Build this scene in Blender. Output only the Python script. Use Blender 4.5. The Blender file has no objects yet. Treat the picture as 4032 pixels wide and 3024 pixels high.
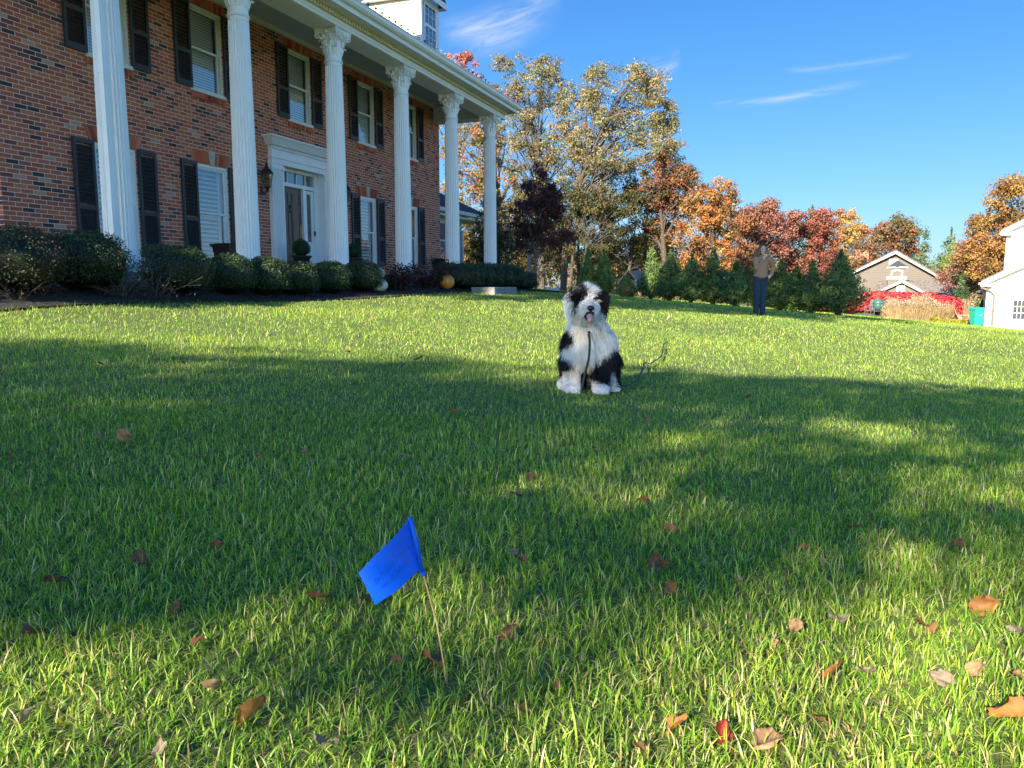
import bpy, math, random
import numpy as np
from mathutils import Vector, Matrix
R = math.radians
sc = bpy.context.scene
C = sc.collection
random.seed(7); rng = np.random.default_rng(7)

# ---------------------------------------------------------------- camera
CAM_H = 0.75
PITCH = math.atan(392 / 3030)
cd = bpy.data.cameras.new('camera'); cam = bpy.data.objects.new('camera', cd); C.objects.link(cam)
cam.location = (0, 0, CAM_H); cam.rotation_euler = (R(90) - PITCH, 0, 0)
cd.sensor_width = 36; cd.lens = 36 * 3030 / 4032; cd.clip_start = 0.05; cd.clip_end = 2000
sc.camera = cam
# ---------------------------------------------------------------- light
SUN_EL, SUN_BACK = R(24), R(30)      # low sun, behind the camera and to its left
S = Vector((-math.sin(SUN_BACK) * math.cos(SUN_EL), -math.cos(SUN_BACK) * math.cos(SUN_EL), math.sin(SUN_EL)))
sl = bpy.data.lights.new('sun', 'SUN'); sl.energy = 5.0; sl.angle = R(0.55); sl.color = (1.0, 0.86, 0.66)
so = bpy.data.objects.new('sun', sl); C.objects.link(so)
so.rotation_euler = (-S).to_track_quat('-Z', 'Y').to_euler(); so.location = (-20, -30, 20)
EXPO = 1.72
SKYS = 0.12
SKYK = 1 / SKYS / 2 ** EXPO
W = bpy.data.worlds.new('World'); sc.world = W; W.use_nodes = True
nt = W.node_tree; nt.nodes.clear()
N_ = nt.nodes.new; L_ = nt.links.new
out = N_('ShaderNodeOutputWorld'); bg = N_('ShaderNodeBackground'); bg.inputs[1].default_value = SKYS
sky = N_('ShaderNodeTexSky'); sky.sky_type = 'NISHITA'; sky.sun_disc = False
sky.sun_elevation = SUN_EL; sky.sun_rotation = math.atan2(S.x, S.y); sky.air_density = 1.0; sky.dust_density = 0.35; sky.ozone_density = 2.2
hs = N_('ShaderNodeHueSaturation'); hs.inputs['Saturation'].default_value = 1.45; hs.inputs['Value'].default_value = 1.0
L_(sky.outputs[0], hs.inputs['Color'])
tc = N_('ShaderNodeTexCoord')

def M(op, a, b=None, c=None):
    n = N_('ShaderNodeMath'); n.operation = op
    for i, v in enumerate((a, b, c)):
        if v is None: continue
        if isinstance(v, (int, float)): n.inputs[i].default_value = v
        else: L_(v, n.inputs[i])
    return n.outputs[0]

def vdot(v):
    n = N_('ShaderNodeVectorMath'); n.operation = 'DOT_PRODUCT'; L_(tc.outputs['Generated'], n.inputs[0]); n.inputs[1].default_value = v
    return n.outputs['Value']

def pixdir(x, y):
    up = 1512 - y; c, s = math.cos(PITCH), math.sin(PITCH)
    return Vector((x - 2016, 3030 * c + up * s, up * c - 3030 * s)).normalized()
cirrus = None
for (x0, y0, x1, y1, wd, amt, sd) in [(1740, 205, 2230, 20, 0.028, 0.8, 1), (2560, 285, 2690, 232, 0.012, 0.75, 2), (2790, 430, 3430, 336, 0.0058, 0.75, 3),
                                      (3080, 290, 3600, 226, 0.005, 0.6, 4), (1760, 150, 2000, 60, 0.014, 0.6, 5), (1950, 560, 2250, 460, 0.02, 0.45, 6), (3300, 1130, 3700, 1120, 0.02, 0.15, 7)]:
    a, b = pixdir(x0, y0), pixdir(x1, y1); m = ((a + b) / 2).normalized(); t = (b - a).normalized(); u = m.cross(t).normalized(); half = (b - a).length / 2
    p, q, f = vdot(t), vdot(u), vdot(m)
    cmb = N_('ShaderNodeCombineXYZ'); L_(M('MULTIPLY', p, 9.0), cmb.inputs[0]); L_(M('MULTIPLY', q, 70.0 if wd < .02 else 45.0), cmb.inputs[1]); cmb.inputs[2].default_value = sd * 3.7
    nz = N_('ShaderNodeTexNoise'); nz.inputs['Scale'].default_value = 1.5; nz.inputs['Detail'].default_value = 5; nz.inputs['Roughness'].default_value = .62; nz.inputs['Distortion'].default_value = .6
    L_(cmb.outputs[0], nz.inputs['Vector'])
    pn = M('DIVIDE', p, half)
    bend = M('ADD', q, M('MULTIPLY', M('MULTIPLY', pn, pn), wd * .8))
    qn = M('DIVIDE', bend, wd)
    m1 = M('MAXIMUM', M('SUBTRACT', 1.0, M('MULTIPLY', pn, pn)), 0.0)
    m2 = M('POWER', 2.718, M('MULTIPLY', M('MULTIPLY', qn, qn), -2.0))
    g = M('GREATER_THAN', f, 0.5)
    nn = M('MAXIMUM', M('MULTIPLY', M('SUBTRACT', nz.outputs[0], 0.36), 2.6), 0.0)
    k = M('MULTIPLY', M('MULTIPLY', m1, m2), M('MULTIPLY', M('MULTIPLY', nn, amt), g))
    cirrus = k if cirrus is None else M('ADD', cirrus, k)
# clear deep blue away from the sun: blend the physical sky with a measured blue gradient by height
sz = N_('ShaderNodeSeparateXYZ'); L_(tc.outputs['Generated'], sz.inputs[0])
gr_ = N_('ShaderNodeValToRGB'); L_(sz.outputs[2], gr_.inputs[0]); ge = gr_.color_ramp.elements
ge[0].position = 0.0; ge[0].color = (.25, .58, .97, 1); ge[1].position = 1.0; ge[1].color = (.022, .1, .42, 1)
for p_, c_ in ((.12, (.185, .49, .97, 1)), (.25, (.115, .355, .87, 1)), (.42, (.06, .22, .69, 1))):
    e_ = ge.new(p_); e_.color = c_
gm = N_('ShaderNodeVectorMath'); gm.operation = 'SCALE'; L_(gr_.outputs[0], gm.inputs[0]); gm.inputs[3].default_value = SKYK
away = M('MINIMUM', M('MAXIMUM', M('MULTIPLY', M('ADD', vdot((-S.x, -S.y, 0)), 0.35), 1.2), 0.15), 0.88)
ms_ = N_('ShaderNodeMix'); ms_.data_type = 'RGBA'; L_(away, ms_.inputs[0]); L_(hs.outputs[0], ms_.inputs[6]); L_(gm.outputs[0], ms_.inputs[7])
mx = N_('ShaderNodeMix'); mx.data_type = 'RGBA'; mx.clamp_factor = True
L_(M('MINIMUM', cirrus, 0.75), mx.inputs[0]); L_(ms_.outputs[2], mx.inputs[6]); mx.inputs[7].default_value = (SKYK * .75, SKYK * .85, SKYK, 1)
L_(mx.outputs[2], bg.inputs[0]); L_(bg.outputs[0], out.inputs[0])
sc.view_settings.view_transform = 'Standard'; sc.view_settings.look = 'None'; sc.view_settings.exposure = EXPO; sc.view_settings.gamma = 1
sc.render.engine = 'CYCLES'; sc.cycles.use_denoising = True; sc.cycles.max_bounces = 7; sc.cycles.transparent_max_bounces = 12
sc.cycles.sample_clamp_indirect = 6; sc.cycles.caustics_reflective = False; sc.cycles.caustics_refractive = False

# ---------------------------------------------------------------- place helpers
def sstep(t): t = np.clip(t, 0, 1); return t * t * (3 - 2 * t)

def ground(x, y):
    """height of the lawn: crowned towards the brick house, falling away to the right"""
    x = np.asarray(x, float); y = np.asarray(y, float)
    g = 0.6 * sstep((y - 3) / 21)
    near = sstep((y + 3) / 8)
    z = g - 0.083 * np.clip(x, -9, 30) * near * sstep((y - 1) / 12 + .35 * (np.abs(x) > 0)) 
    z = z + 0.13 * sstep((-x - 3.2) / 2.2) * sstep((y - 5.5) / 3)
    return z + 0.012 * np.sin(x * .9 + 1) * np.sin(y * .7) * sstep((y - 2) / 5)

def gz(x, y): return float(ground(x, y))

def at(qx, qy, t):
    d = pixdir(qx * 1.8228, qy * 1.8228); k = t / d.y
    return Vector((d.x * k, t, CAM_H + d.z * k))

def gp(qx, qy, tmax=70):
    d = pixdir(qx * 1.8228, qy * 1.8228); t = 1.0; step = .02
    while t < tmax:
        k = t / d.y
        if CAM_H + d.z * k <= gz(d.x * k, t): break
        t += step; step *= 1.004
    k = t / d.y
    return Vector((d.x * k, t, gz(d.x * k, t)))

# ---------------------------------------------------------------- materials
def lin(r, g, b): return tuple(((c / 255) / 12.92 if c / 255 < .04045 else ((c / 255 + .055) / 1.055) ** 2.4) for c in (r, g, b))

def newmat(name):
    m = bpy.data.materials.new(name); m.use_nodes = True; m.node_tree.nodes.clear(); return m

def pmat(name, col, rough=.6, var=.12, scale=8, bump=0.0, bscale=60, metal=0, spec=.5, dirt=None, dscale=3):
    m = newmat(name); t = m.node_tree; n = t.nodes.new; l = t.links.new
    o = n('ShaderNodeOutputMaterial'); b = n('ShaderNodeBsdfPrincipled'); l(b.outputs[0], o.inputs[0])
    tcn = n('ShaderNodeTexCoord'); nz = n('ShaderNodeTexNoise'); nz.inputs['Scale'].default_value = scale; nz.inputs['Detail'].default_value = 6
    l(tcn.outputs['Object'], nz.inputs['Vector'])
    rp = n('ShaderNodeValToRGB'); l(nz.outputs[0], rp.inputs[0])
    rp.color_ramp.elements[0].position = .3; rp.color_ramp.elements[1].position = .72
    rp.color_ramp.elements[0].color = (*[c * (1 - var) for c in col], 1); rp.color_ramp.elements[1].color = (*[min(1, c * (1 + var)) for c in col], 1)
    last = rp.outputs[0]
    if dirt:
        n2 = n('ShaderNodeTexNoise'); n2.inputs['Scale'].default_value = dscale; n2.inputs['Detail'].default_value = 8; n2.inputs['Roughness'].default_value = .7; l(tcn.outputs['Object'], n2.inputs['Vector'])
        r2 = n('ShaderNodeValToRGB'); l(n2.outputs[0], r2.inputs[0]); r2.color_ramp.elements[0].position = .52; r2.color_ramp.elements[1].position = .75
        mm = n('ShaderNodeMix'); mm.data_type = 'RGBA'; l(r2.outputs[0], mm.inputs[0]); l(last, mm.inputs[6]); mm.inputs[7].default_value = (*dirt, 1); last = mm.outputs[2]
    l(last, b.inputs['Base Color'])
    b.inputs['Roughness'].default_value = rough; b.inputs['Metallic'].default_value = metal; b.inputs['Specular IOR Level'].default_value = spec
    if bump:
        n3 = n('ShaderNodeTexNoise'); n3.inputs['Scale'].default_value = bscale; n3.inputs['Detail'].default_value = 4; l(tcn.outputs['Object'], n3.inputs['Vector'])
        bp = n('ShaderNodeBump'); bp.inputs['Strength'].default_value = bump; bp.inputs['Distance'].default_value = .02; l(n3.outputs[0], bp.inputs['Height']); l(bp.outputs[0], b.inputs['Normal'])
    return m

def attrmat(name, rough=.6, trans=.35, tint=(1, 1, 1), spec=.3):
    """leaf, blade and hair surfaces: colour from each piece, partly translucent"""
    m = newmat(name); t = m.node_tree; n = t.nodes.new; l = t.links.new
    o = n('ShaderNodeOutputMaterial'); a = n('ShaderNodeAttribute'); a.attribute_name = 'Col'
    b = n('ShaderNodeBsdfPrincipled'); b.inputs['Roughness'].default_value = rough; b.inputs['Specular IOR Level'].default_value = spec; l(a.outputs['Color'], b.inputs['Base Color'])
    if trans:
        tr = n('ShaderNodeBsdfTranslucent'); mc = n('ShaderNodeMix'); mc.data_type = 'RGBA'; mc.blend_type = 'MULTIPLY'; mc.inputs[0].default_value = 1
        l(a.outputs['Color'], mc.inputs[6]); mc.inputs[7].default_value = (*tint, 1); l(mc.outputs[2], tr.inputs[0])
        ms = n('ShaderNodeMixShader'); ms.inputs[0].default_value = trans; l(b.outputs[0], ms.inputs[1]); l(tr.outputs[0], ms.inputs[2]); l(ms.outputs[0], o.inputs[0])
    else: l(b.outputs[0], o.inputs[0])
    return m

def brickmat(name, axis=0, scale=1.0, vert=False):
    m = newmat(name); t = m.node_tree; n = t.nodes.new; l = t.links.new
    o = n('ShaderNodeOutputMaterial'); b = n('ShaderNodeBsdfPrincipled'); l(b.outputs[0], o.inputs[0]); b.inputs['Roughness'].default_value = .88
    tcn = n('ShaderNodeTexCoord'); sp = n('ShaderNodeSeparateXYZ'); l(tcn.outputs['Object'], sp.inputs[0]); cb = n('ShaderNodeCombineXYZ')
    l(sp.outputs[axis], cb.inputs[0]); l(sp.outputs[2], cb.inputs[1])
    wn = n('ShaderNodeTexNoise'); wn.inputs['Scale'].default_value = 14; wn.inputs['Detail'].default_value = 2; l(cb.outputs[0], wn.inputs['Vector'])
    wm = n('ShaderNodeVectorMath'); wm.operation = 'MULTIPLY_ADD'; l(wn.outputs['Color'], wm.inputs[0]); wm.inputs[1].default_value = (.008, .006, 0); l(cb.outputs[0], wm.inputs[2])
    bk = n('ShaderNodeTexBrick'); l(wm.outputs[0], bk.inputs['Vector']); bk.offset = .5; bk.inputs['Scale'].default_value = 1
    bk.inputs['Brick Width'].default_value = .203; bk.inputs['Row Height'].default_value = .0677; bk.inputs['Mortar Size'].default_value = .0058; bk.inputs['Mortar Smooth'].default_value = .25
    bk.inputs['Color1'].default_value = (0, 0, 0, 1); bk.inputs['Color2'].default_value = (1, 1, 1, 1); bk.inputs['Mortar'].default_value = (.5, .5, .5, 1)
    rp = n('ShaderNodeValToRGB'); l(bk.outputs['Color'], rp.inputs[0]); rp.color_ramp.interpolation = 'CONSTANT'
    cr = rp.color_ramp; pal = [(0, (.06, .04, .042)), (.07, (.19, .065, .055)), (.18, (.42, .105, .057)), (.34, (.48, .125, .062)), (.5, (.5, .15, .07)), (.62, (.43, .105, .057)), (.72, (.54, .185, .085)), (.84, (.47, .13, .065)), (.93, (.28, .1, .07)), (.975, (.46, .29, .21))]
    cr.elements[0].position = 0; cr.elements[0].color = (*pal[0][1], 1); cr.elements[1].position = pal[1][0]; cr.elements[1].color = (*pal[1][1], 1)
    for p, c in pal[2:]:
        e = cr.elements.new(p); e.color = (*c, 1)
    # whitewash patches left on reclaimed bricks
    n1 = n('ShaderNodeTexNoise'); n1.inputs['Scale'].default_value = 2.1; n1.inputs['Detail'].default_value = 9; n1.inputs['Roughness'].default_value = .78; l(cb.outputs[0], n1.inputs['Vector'])
    r1 = n('ShaderNodeValToRGB'); l(n1.outputs[0], r1.inputs[0]); r1.color_ramp.elements[0].position = .61; r1.color_ramp.elements[1].position = .72; r1.color_ramp.elements[1].color = (.6, .6, .6, 1)
    mx1 = n('ShaderNodeMix'); mx1.data_type = 'RGBA'; l(r1.outputs[0], mx1.inputs[0]); l(rp.outputs[0], mx1.inputs[6]); mx1.inputs[7].default_value = (.42, .34, .28, 1)
    n2 = n('ShaderNodeTexNoise'); n2.inputs['Scale'].default_value = 45; n2.inputs['Detail'].default_value = 5; l(cb.outputs[0], n2.inputs['Vector'])
    mv = n('ShaderNodeMix'); mv.data_type = 'RGBA'; mv.blend_type = 'MULTIPLY'; mv.inputs[0].default_value = .55; l(mx1.outputs[2], mv.inputs[6])
    r3 = n('ShaderNodeValToRGB'); l(n2.outputs[0], r3.inputs[0]); r3.color_ramp.elements[0].color = (.55, .55, .55, 1); r3.color_ramp.elements[1].color = (1.35, 1.3, 1.3, 1); l(r3.outputs[0], mv.inputs[7])
    mo = n('ShaderNodeMix'); mo.data_type = 'RGBA'; l(bk.outputs['Fac'], mo.inputs[0]); l(mv.outputs[2], mo.inputs[6]); mo.inputs[7].default_value = (.74, .56, .46, 1)
    l(mo.outputs[2], b.inputs['Base Color'])
    bp = n('ShaderNodeBump'); bp.inputs['Strength'].default_value = .7; bp.inputs['Distance'].default_value = .01; bp.invert = True; l(bk.outputs['Fac'], bp.inputs['Height']); l(bp.outputs[0], b.inputs['Normal'])
    return m

def glassmat(name, tint=(.6, .7, .75), refl=.22, rough=.02):
    m = newmat(name); t = m.node_tree; n = t.nodes.new; l = t.links.new
    o = n('ShaderNodeOutputMaterial'); tr = n('ShaderNodeBsdfTransparent'); tr.inputs[0].default_value = (*tint, 1); gl = n('ShaderNodeBsdfGlossy'); gl.inputs['Roughness'].default_value = rough
    tcn = n('ShaderNodeTexCoord'); nz = n('ShaderNodeTexNoise'); nz.inputs['Scale'].default_value = 1.5; l(tcn.outputs['Object'], nz.inputs['Vector'])
    bp = n('ShaderNodeBump'); bp.inputs['Strength'].default_value = .06; bp.inputs['Distance'].default_value = .05; l(nz.outputs[0], bp.inputs['Height']); l(bp.outputs[0], gl.inputs['Normal'])
    lw = n('ShaderNodeLayerWeight'); pw = n('ShaderNodeMath'); pw.operation = 'POWER'; l(lw.outputs['Facing'], pw.inputs[0]); pw.inputs[1].default_value = 3.0; ad = n('ShaderNodeMath'); ad.operation = 'MULTIPLY_ADD'; ad.use_clamp = True; l(pw.outputs[0], ad.inputs[0]); ad.inputs[1].default_value = .5; ad.inputs[2].default_value = refl
    ms = n('ShaderNodeMixShader'); l(ad.outputs[0], ms.inputs[0]); l(tr.outputs[0], ms.inputs[1]); l(gl.outputs[0], ms.inputs[2]); l(ms.outputs[0], o.inputs[0])
    return m

WHITE = pmat('white_paint', (.78, .79, .8), .45, .03, 3, .03, 30)
WHITE2 = pmat('window_paint', (.68, .7, .68), .5, .06, 5)
TRIMC = pmat('cream_trim', (.74, .71, .6), .55, .06, 4)
CEIL = pmat('porch_ceiling_paint', (.5, .55, .58), .7, .05, 4)
CLAP = pmat('cream_siding', (.8, .77, .66), .55, .05, 3, .04, 40)
SHUT = pmat('charcoal_paint', (.03, .034, .038), .55, .15, 10)
BRICK = brickmat('reclaimed_brick', 0); BRICKS = brickmat('reclaimed_brick_side', 1)
SLATE = pmat('roof_shingle', (.05, .055, .065), .9, .35, 25, .5, 40)
STONE = pmat('limestone', (.46, .43, .38), .85, .12, 10, .3)
CONC = pmat('weathered_concrete', (.24, .235, .23), .9, .2, 6, .4, 50, dirt=(.13, .13, .13))
BLACKM = pmat('black_metal', (.016, .017, .019), .42, .2, 10)
DOORP = pmat('brown_door_paint', (.07, .058, .052), .42, .1, 6)
BRASS = pmat('brass', (.65, .42, .13), .28, .1, 10, metal=1)
GLASS = glassmat('window_glass', (.9, .93, .95), .12); GLASSL = glassmat('lantern_glass', (.75, .7, .62), .12, .08)
MULCH = pmat('dark_mulch', (.022, .018, .016), .95, .5, 40, 1, 50)
LEAFM = attrmat('tree_leaves', .55, .38, (1.25, 1.15, .7))
BOXM = attrmat('shrub_leaves', .5, .22, (1.1, 1.2, .6))
GRASSM = attrmat('grass_blades', .42, .42, (1.15, 1.2, .5), spec=.5)
FURM = attrmat('dog_fur', .6, .12, (1, 1, 1), spec=.25)
ATTR = attrmat('coloured_surface', .85, 0)
BARK = pmat('bark', (.085, .07, .058), .95, .4, 14, 1, 25)
BARKL = pmat('pale_bark', (.19, .155, .12), .95, .35, 10, .8, 25)

# ---------------------------------------------------------------- object helpers
def tag(o, label=None, cat=None, group=None, kind=None):
    if label: o['label'] = label
    if cat: o['category'] = cat
    if group: o['group'] = group
    if kind: o['kind'] = kind
    return o

def empty(name, loc, label=None, cat=None, group=None, rz=0):
    o = bpy.data.objects.new(name, None); C.objects.link(o); o.location = loc; o.rotation_euler = (0, 0, rz); o.empty_display_size = .2
    return tag(o, label, cat, group)

def npmesh(name, V, F, mat, parent=None, col=None, smooth=False, loc=None):
    """V (n,3); F list of equal-length index arrays (quads or tris)"""
    V = np.asarray(V, np.float32); me = bpy.data.meshes.new(name)
    me.vertices.add(len(V)); me.vertices.foreach_set('co', V.ravel())
    loops = []; starts = []; tot = 0
    for f in (F if isinstance(F, list) else [F]):
        f = np.asarray(f, np.int32); k = f.shape[1]; starts.append(tot + np.arange(len(f)) * k); tot += f.size; loops.append(f.ravel())
    loops = np.concatenate(loops); starts = np.concatenate(starts)
    me.loops.add(tot); me.loops.foreach_set('vertex_index', loops)
    me.polygons.add(len(starts)); me.polygons.foreach_set('loop_start', starts.astype(np.int32))
    if col is not None:
        a = me.attributes.new('Col', 'FLOAT_COLOR', 'POINT'); c = np.ones((len(V), 4), np.float32); c[:, :3] = col; a.data.foreach_set('color', c.ravel())
    me.update(calc_edges=True); me.validate()
    if smooth: me.polygons.foreach_set('use_smooth', np.ones(len(me.polygons), bool))
    me.materials.append(mat)
    o = bpy.data.objects.new(name, me); C.objects.link(o); o.parent = parent
    if loc is not None: o.location = loc
    return o

class MB:
    def __init__(s, org=(0, 0, 0)): s.v = []; s.f = []; s.o = org
    def add(s, vs, fs):
        b = len(s.v); s.v += [(x - s.o[0], y - s.o[1], z - s.o[2]) for x, y, z in vs]; s.f += [tuple(b + i for i in f) for f in fs]; return s
    def box(s, x0, x1, y0, y1, z0, z1):
        return s.add([(x0, y0, z0), (x1, y0, z0), (x1, y1, z0), (x0, y1, z0), (x0, y0, z1), (x1, y0, z1), (x1, y1, z1), (x0, y1, z1)],
                     [(0, 3, 2, 1), (4, 5, 6, 7), (0, 1, 5, 4), (1, 2, 6, 5), (2, 3, 7, 6), (3, 0, 4, 7)])
    def hexa(s, p):   # eight points, bottom ring then top ring
        return s.add(p, [(0, 3, 2, 1), (4, 5, 6, 7), (0, 1, 5, 4), (1, 2, 6, 5), (2, 3, 7, 6), (3, 0, 4, 7)])
    def prism(s, poly, axis, a, b):   # poly of 2-D points in the plane across axis
        def P(p, t): return {0: (t, p[0], p[1]), 1: (p[0], t, p[1]), 2: (p[0], p[1], t)}[axis]
        n = len(poly); return s.add([P(p, a) for p in poly] + [P(p, b) for p in poly], [tuple(range(n)), tuple(range(2 * n - 1, n - 1, -1))] + [(i, (i + 1) % n, n + (i + 1) % n, n + i) for i in range(n)])
    def lathe(s, c, prof, seg=16, flute=None):
        vs = []; n = len(prof)
        for r, z in prof:
            for k in range(seg):
                a = 2 * math.pi * k / seg; rr = r if not flute else flute(r, z, k, a)
                vs.append((c[0] + rr * math.cos(a), c[1] + rr * math.sin(a), c[2] + z))
        fs = [(i * seg + k, i * seg + (k + 1) % seg, (i + 1) * seg + (k + 1) % seg, (i + 1) * seg + k) for i in range(n - 1) for k in range(seg)]
        fs += [tuple(range(seg - 1, -1, -1)), tuple((n - 1) * seg + k for k in range(seg))]
        return s.add(vs, fs)
    def tube(s, pts, rad, seg=6):
        pts = [Vector(p) for p in pts]; n = len(pts); vs = []
        if not isinstance(rad, (list, tuple)): rad = [rad] * n
        for i, p in enumerate(pts):
            d = (pts[min(i + 1, n - 1)] - pts[max(i - 1, 0)]); d = d.normalized() if d.length > 1e-9 else Vector((0, 0, 1))
            a = d.cross(Vector((0, 0, 1)) if abs(d.z) < .9 else Vector((1, 0, 0))).normalized(); b = d.cross(a)
            for k in range(seg):
                t = 2 * math.pi * k / seg; vs.append(tuple(p + (a * math.cos(t) + b * math.sin(t)) * rad[i]))
        fs = [(i * seg + k, i * seg + (k + 1) % seg, (i + 1) * seg + (k + 1) % seg, (i + 1) * seg + k) for i in range(n - 1) for k in range(seg)]
        fs += [tuple(range(seg - 1, -1, -1)), tuple((n - 1) * seg + k for k in range(seg))]
        return s.add(vs, fs)
    def build(s, name, mat, parent=None, smooth=False, bevel=0, loc=None):
        me = bpy.data.meshes.new(name); me.from_pydata(s.v, [], s.f); me.update(); me.materials.append(mat)
        if smooth: me.polygons.foreach_set('use_smooth', [True] * len(me.polygons))
        o = bpy.data.objects.new(name, me); C.objects.link(o); o.parent = parent
        if loc is not None: o.location = loc
        if bevel:
            m = o.modifiers.new('bevel', 'BEVEL'); m.width = bevel; m.segments = 1; m.limit_method = 'ANGLE'
        return o

def dup(o, loc, rz=None, scale=None, label=None, parent=None):
    c = o.copy(); C.objects.link(c); c.location = loc
    if rz is not None: c.rotation_euler = (0, 0, rz)
    if scale is not None: c.scale = scale if hasattr(scale, '__len__') else (scale,) * 3
    if label: c['label'] = label
    if parent is not None: c.parent = parent
    for ch in o.children:
        d = ch.copy(); C.objects.link(d); d.parent = c
        for g in ch.children:
            e = g.copy(); C.objects.link(e); e.parent = d
    return c

def basis(N):
    N = N / np.maximum(np.linalg.norm(N, axis=1, keepdims=True), 1e-9)
    h = np.where(np.abs(N[:, 2:3]) < .9, np.array([[0, 0, 1.]]), np.array([[1., 0, 0]]))
    A = np.cross(N, h); A /= np.linalg.norm(A, axis=1, keepdims=True); return N, A, np.cross(N, A)

def leaf_quads(P, N, L, Wd, col, rg=rng, jit=.25):
    """one small folded rhomb per leaf: centre P, facing N"""
    n = len(P); N, A, B = basis(N); th = rg.uniform(0, 6.283, (n, 1)); U = A * np.cos(th) + B * np.sin(th); V = np.cross(N, U)
    L = np.reshape(L, (-1, 1)) * np.ones((n, 1)); Wd = np.reshape(Wd, (-1, 1)) * np.ones((n, 1))
    P0 = P - U * L * .5; P2 = P + U * L * .5; P1 = P + V * Wd * .5 + N * Wd * .12 + U * L * .05; P3 = P - V * Wd * .5 + N * Wd * .12 + U * L * .05
    vs = np.stack([P0, P1, P2, P3], 1).reshape(-1, 3); fs = np.arange(n * 4).reshape(n, 4)
    return vs, fs, np.repeat(col, 4, axis=0)

def pal_pick(pal, n, rg=rng, v=.22):
    pal = np.array(pal); c = pal[rg.integers(0, len(pal), n)]; return c * rg.uniform(1 - v, 1 + v, (n, 1)) * rg.uniform(.94, 1.06, (n, 3))

# ---------------------------------------------------------------- terrain
def grid(name, xs, ys, zf, mat, kind='structure', label=None):
    X, Y = np.meshgrid(xs, ys); Z = zf(X, Y); V = np.stack([X, Y, Z], -1).reshape(-1, 3); nx, ny = len(xs), len(ys)
    i = np.arange(ny - 1)[:, None] * nx + np.arange(nx - 1)[None]; F = np.stack([i, i + 1, i + nx + 1, i + nx], -1).reshape(-1, 4)
    o = npmesh(name, V, F, mat, smooth=True); tag(o, label, None, None, kind); return o

def lawnmat():
    m = newmat('lawn_thatch'); t = m.node_tree; n = t.nodes.new; l = t.links.new
    o = n('ShaderNodeOutputMaterial'); b = n('ShaderNodeBsdfPrincipled'); l(b.outputs[0], o.inputs[0]); b.inputs['Roughness'].default_value = .95
    tcn = n('ShaderNodeTexCoord'); a = n('ShaderNodeTexNoise'); a.inputs['Scale'].default_value = 9; a.inputs['Detail'].default_value = 10; a.inputs['Roughness'].default_value = .75; l(tcn.outputs['Object'], a.inputs['Vector'])
    r = n('ShaderNodeValToRGB'); l(a.outputs[0], r.inputs[0]); e = r.color_ramp.elements; e[0].position = .3; e[0].color = (.05, .065, .017, 1); e[1].position = .7; e[1].color = (.15, .19, .04, 1)
    x = e = r.color_ramp.elements.new(.52); x.color = (.095, .125, .03, 1); l(r.outputs[0], b.inputs['Base Color'])
    bp = n('ShaderNodeBump'); bp.inputs['Strength'].default_value = .8; bp.inputs['Distance'].default_value = .03; l(a.outputs[0], bp.inputs['Height']); l(bp.outputs[0], b.inputs['Normal'])
    return m
xs = np.concatenate([np.linspace(-400, -40, 12), np.linspace(-38, 60, 197), np.linspace(62, 500, 14)])
ys = np.concatenate([np.linspace(-200, -12, 8), np.linspace(-10, 60, 200), np.linspace(64, 900, 18)])
lawn = grid('ground', xs, ys, ground, lawnmat(), label='wide green lawn sloping gently down to the right')

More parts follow.
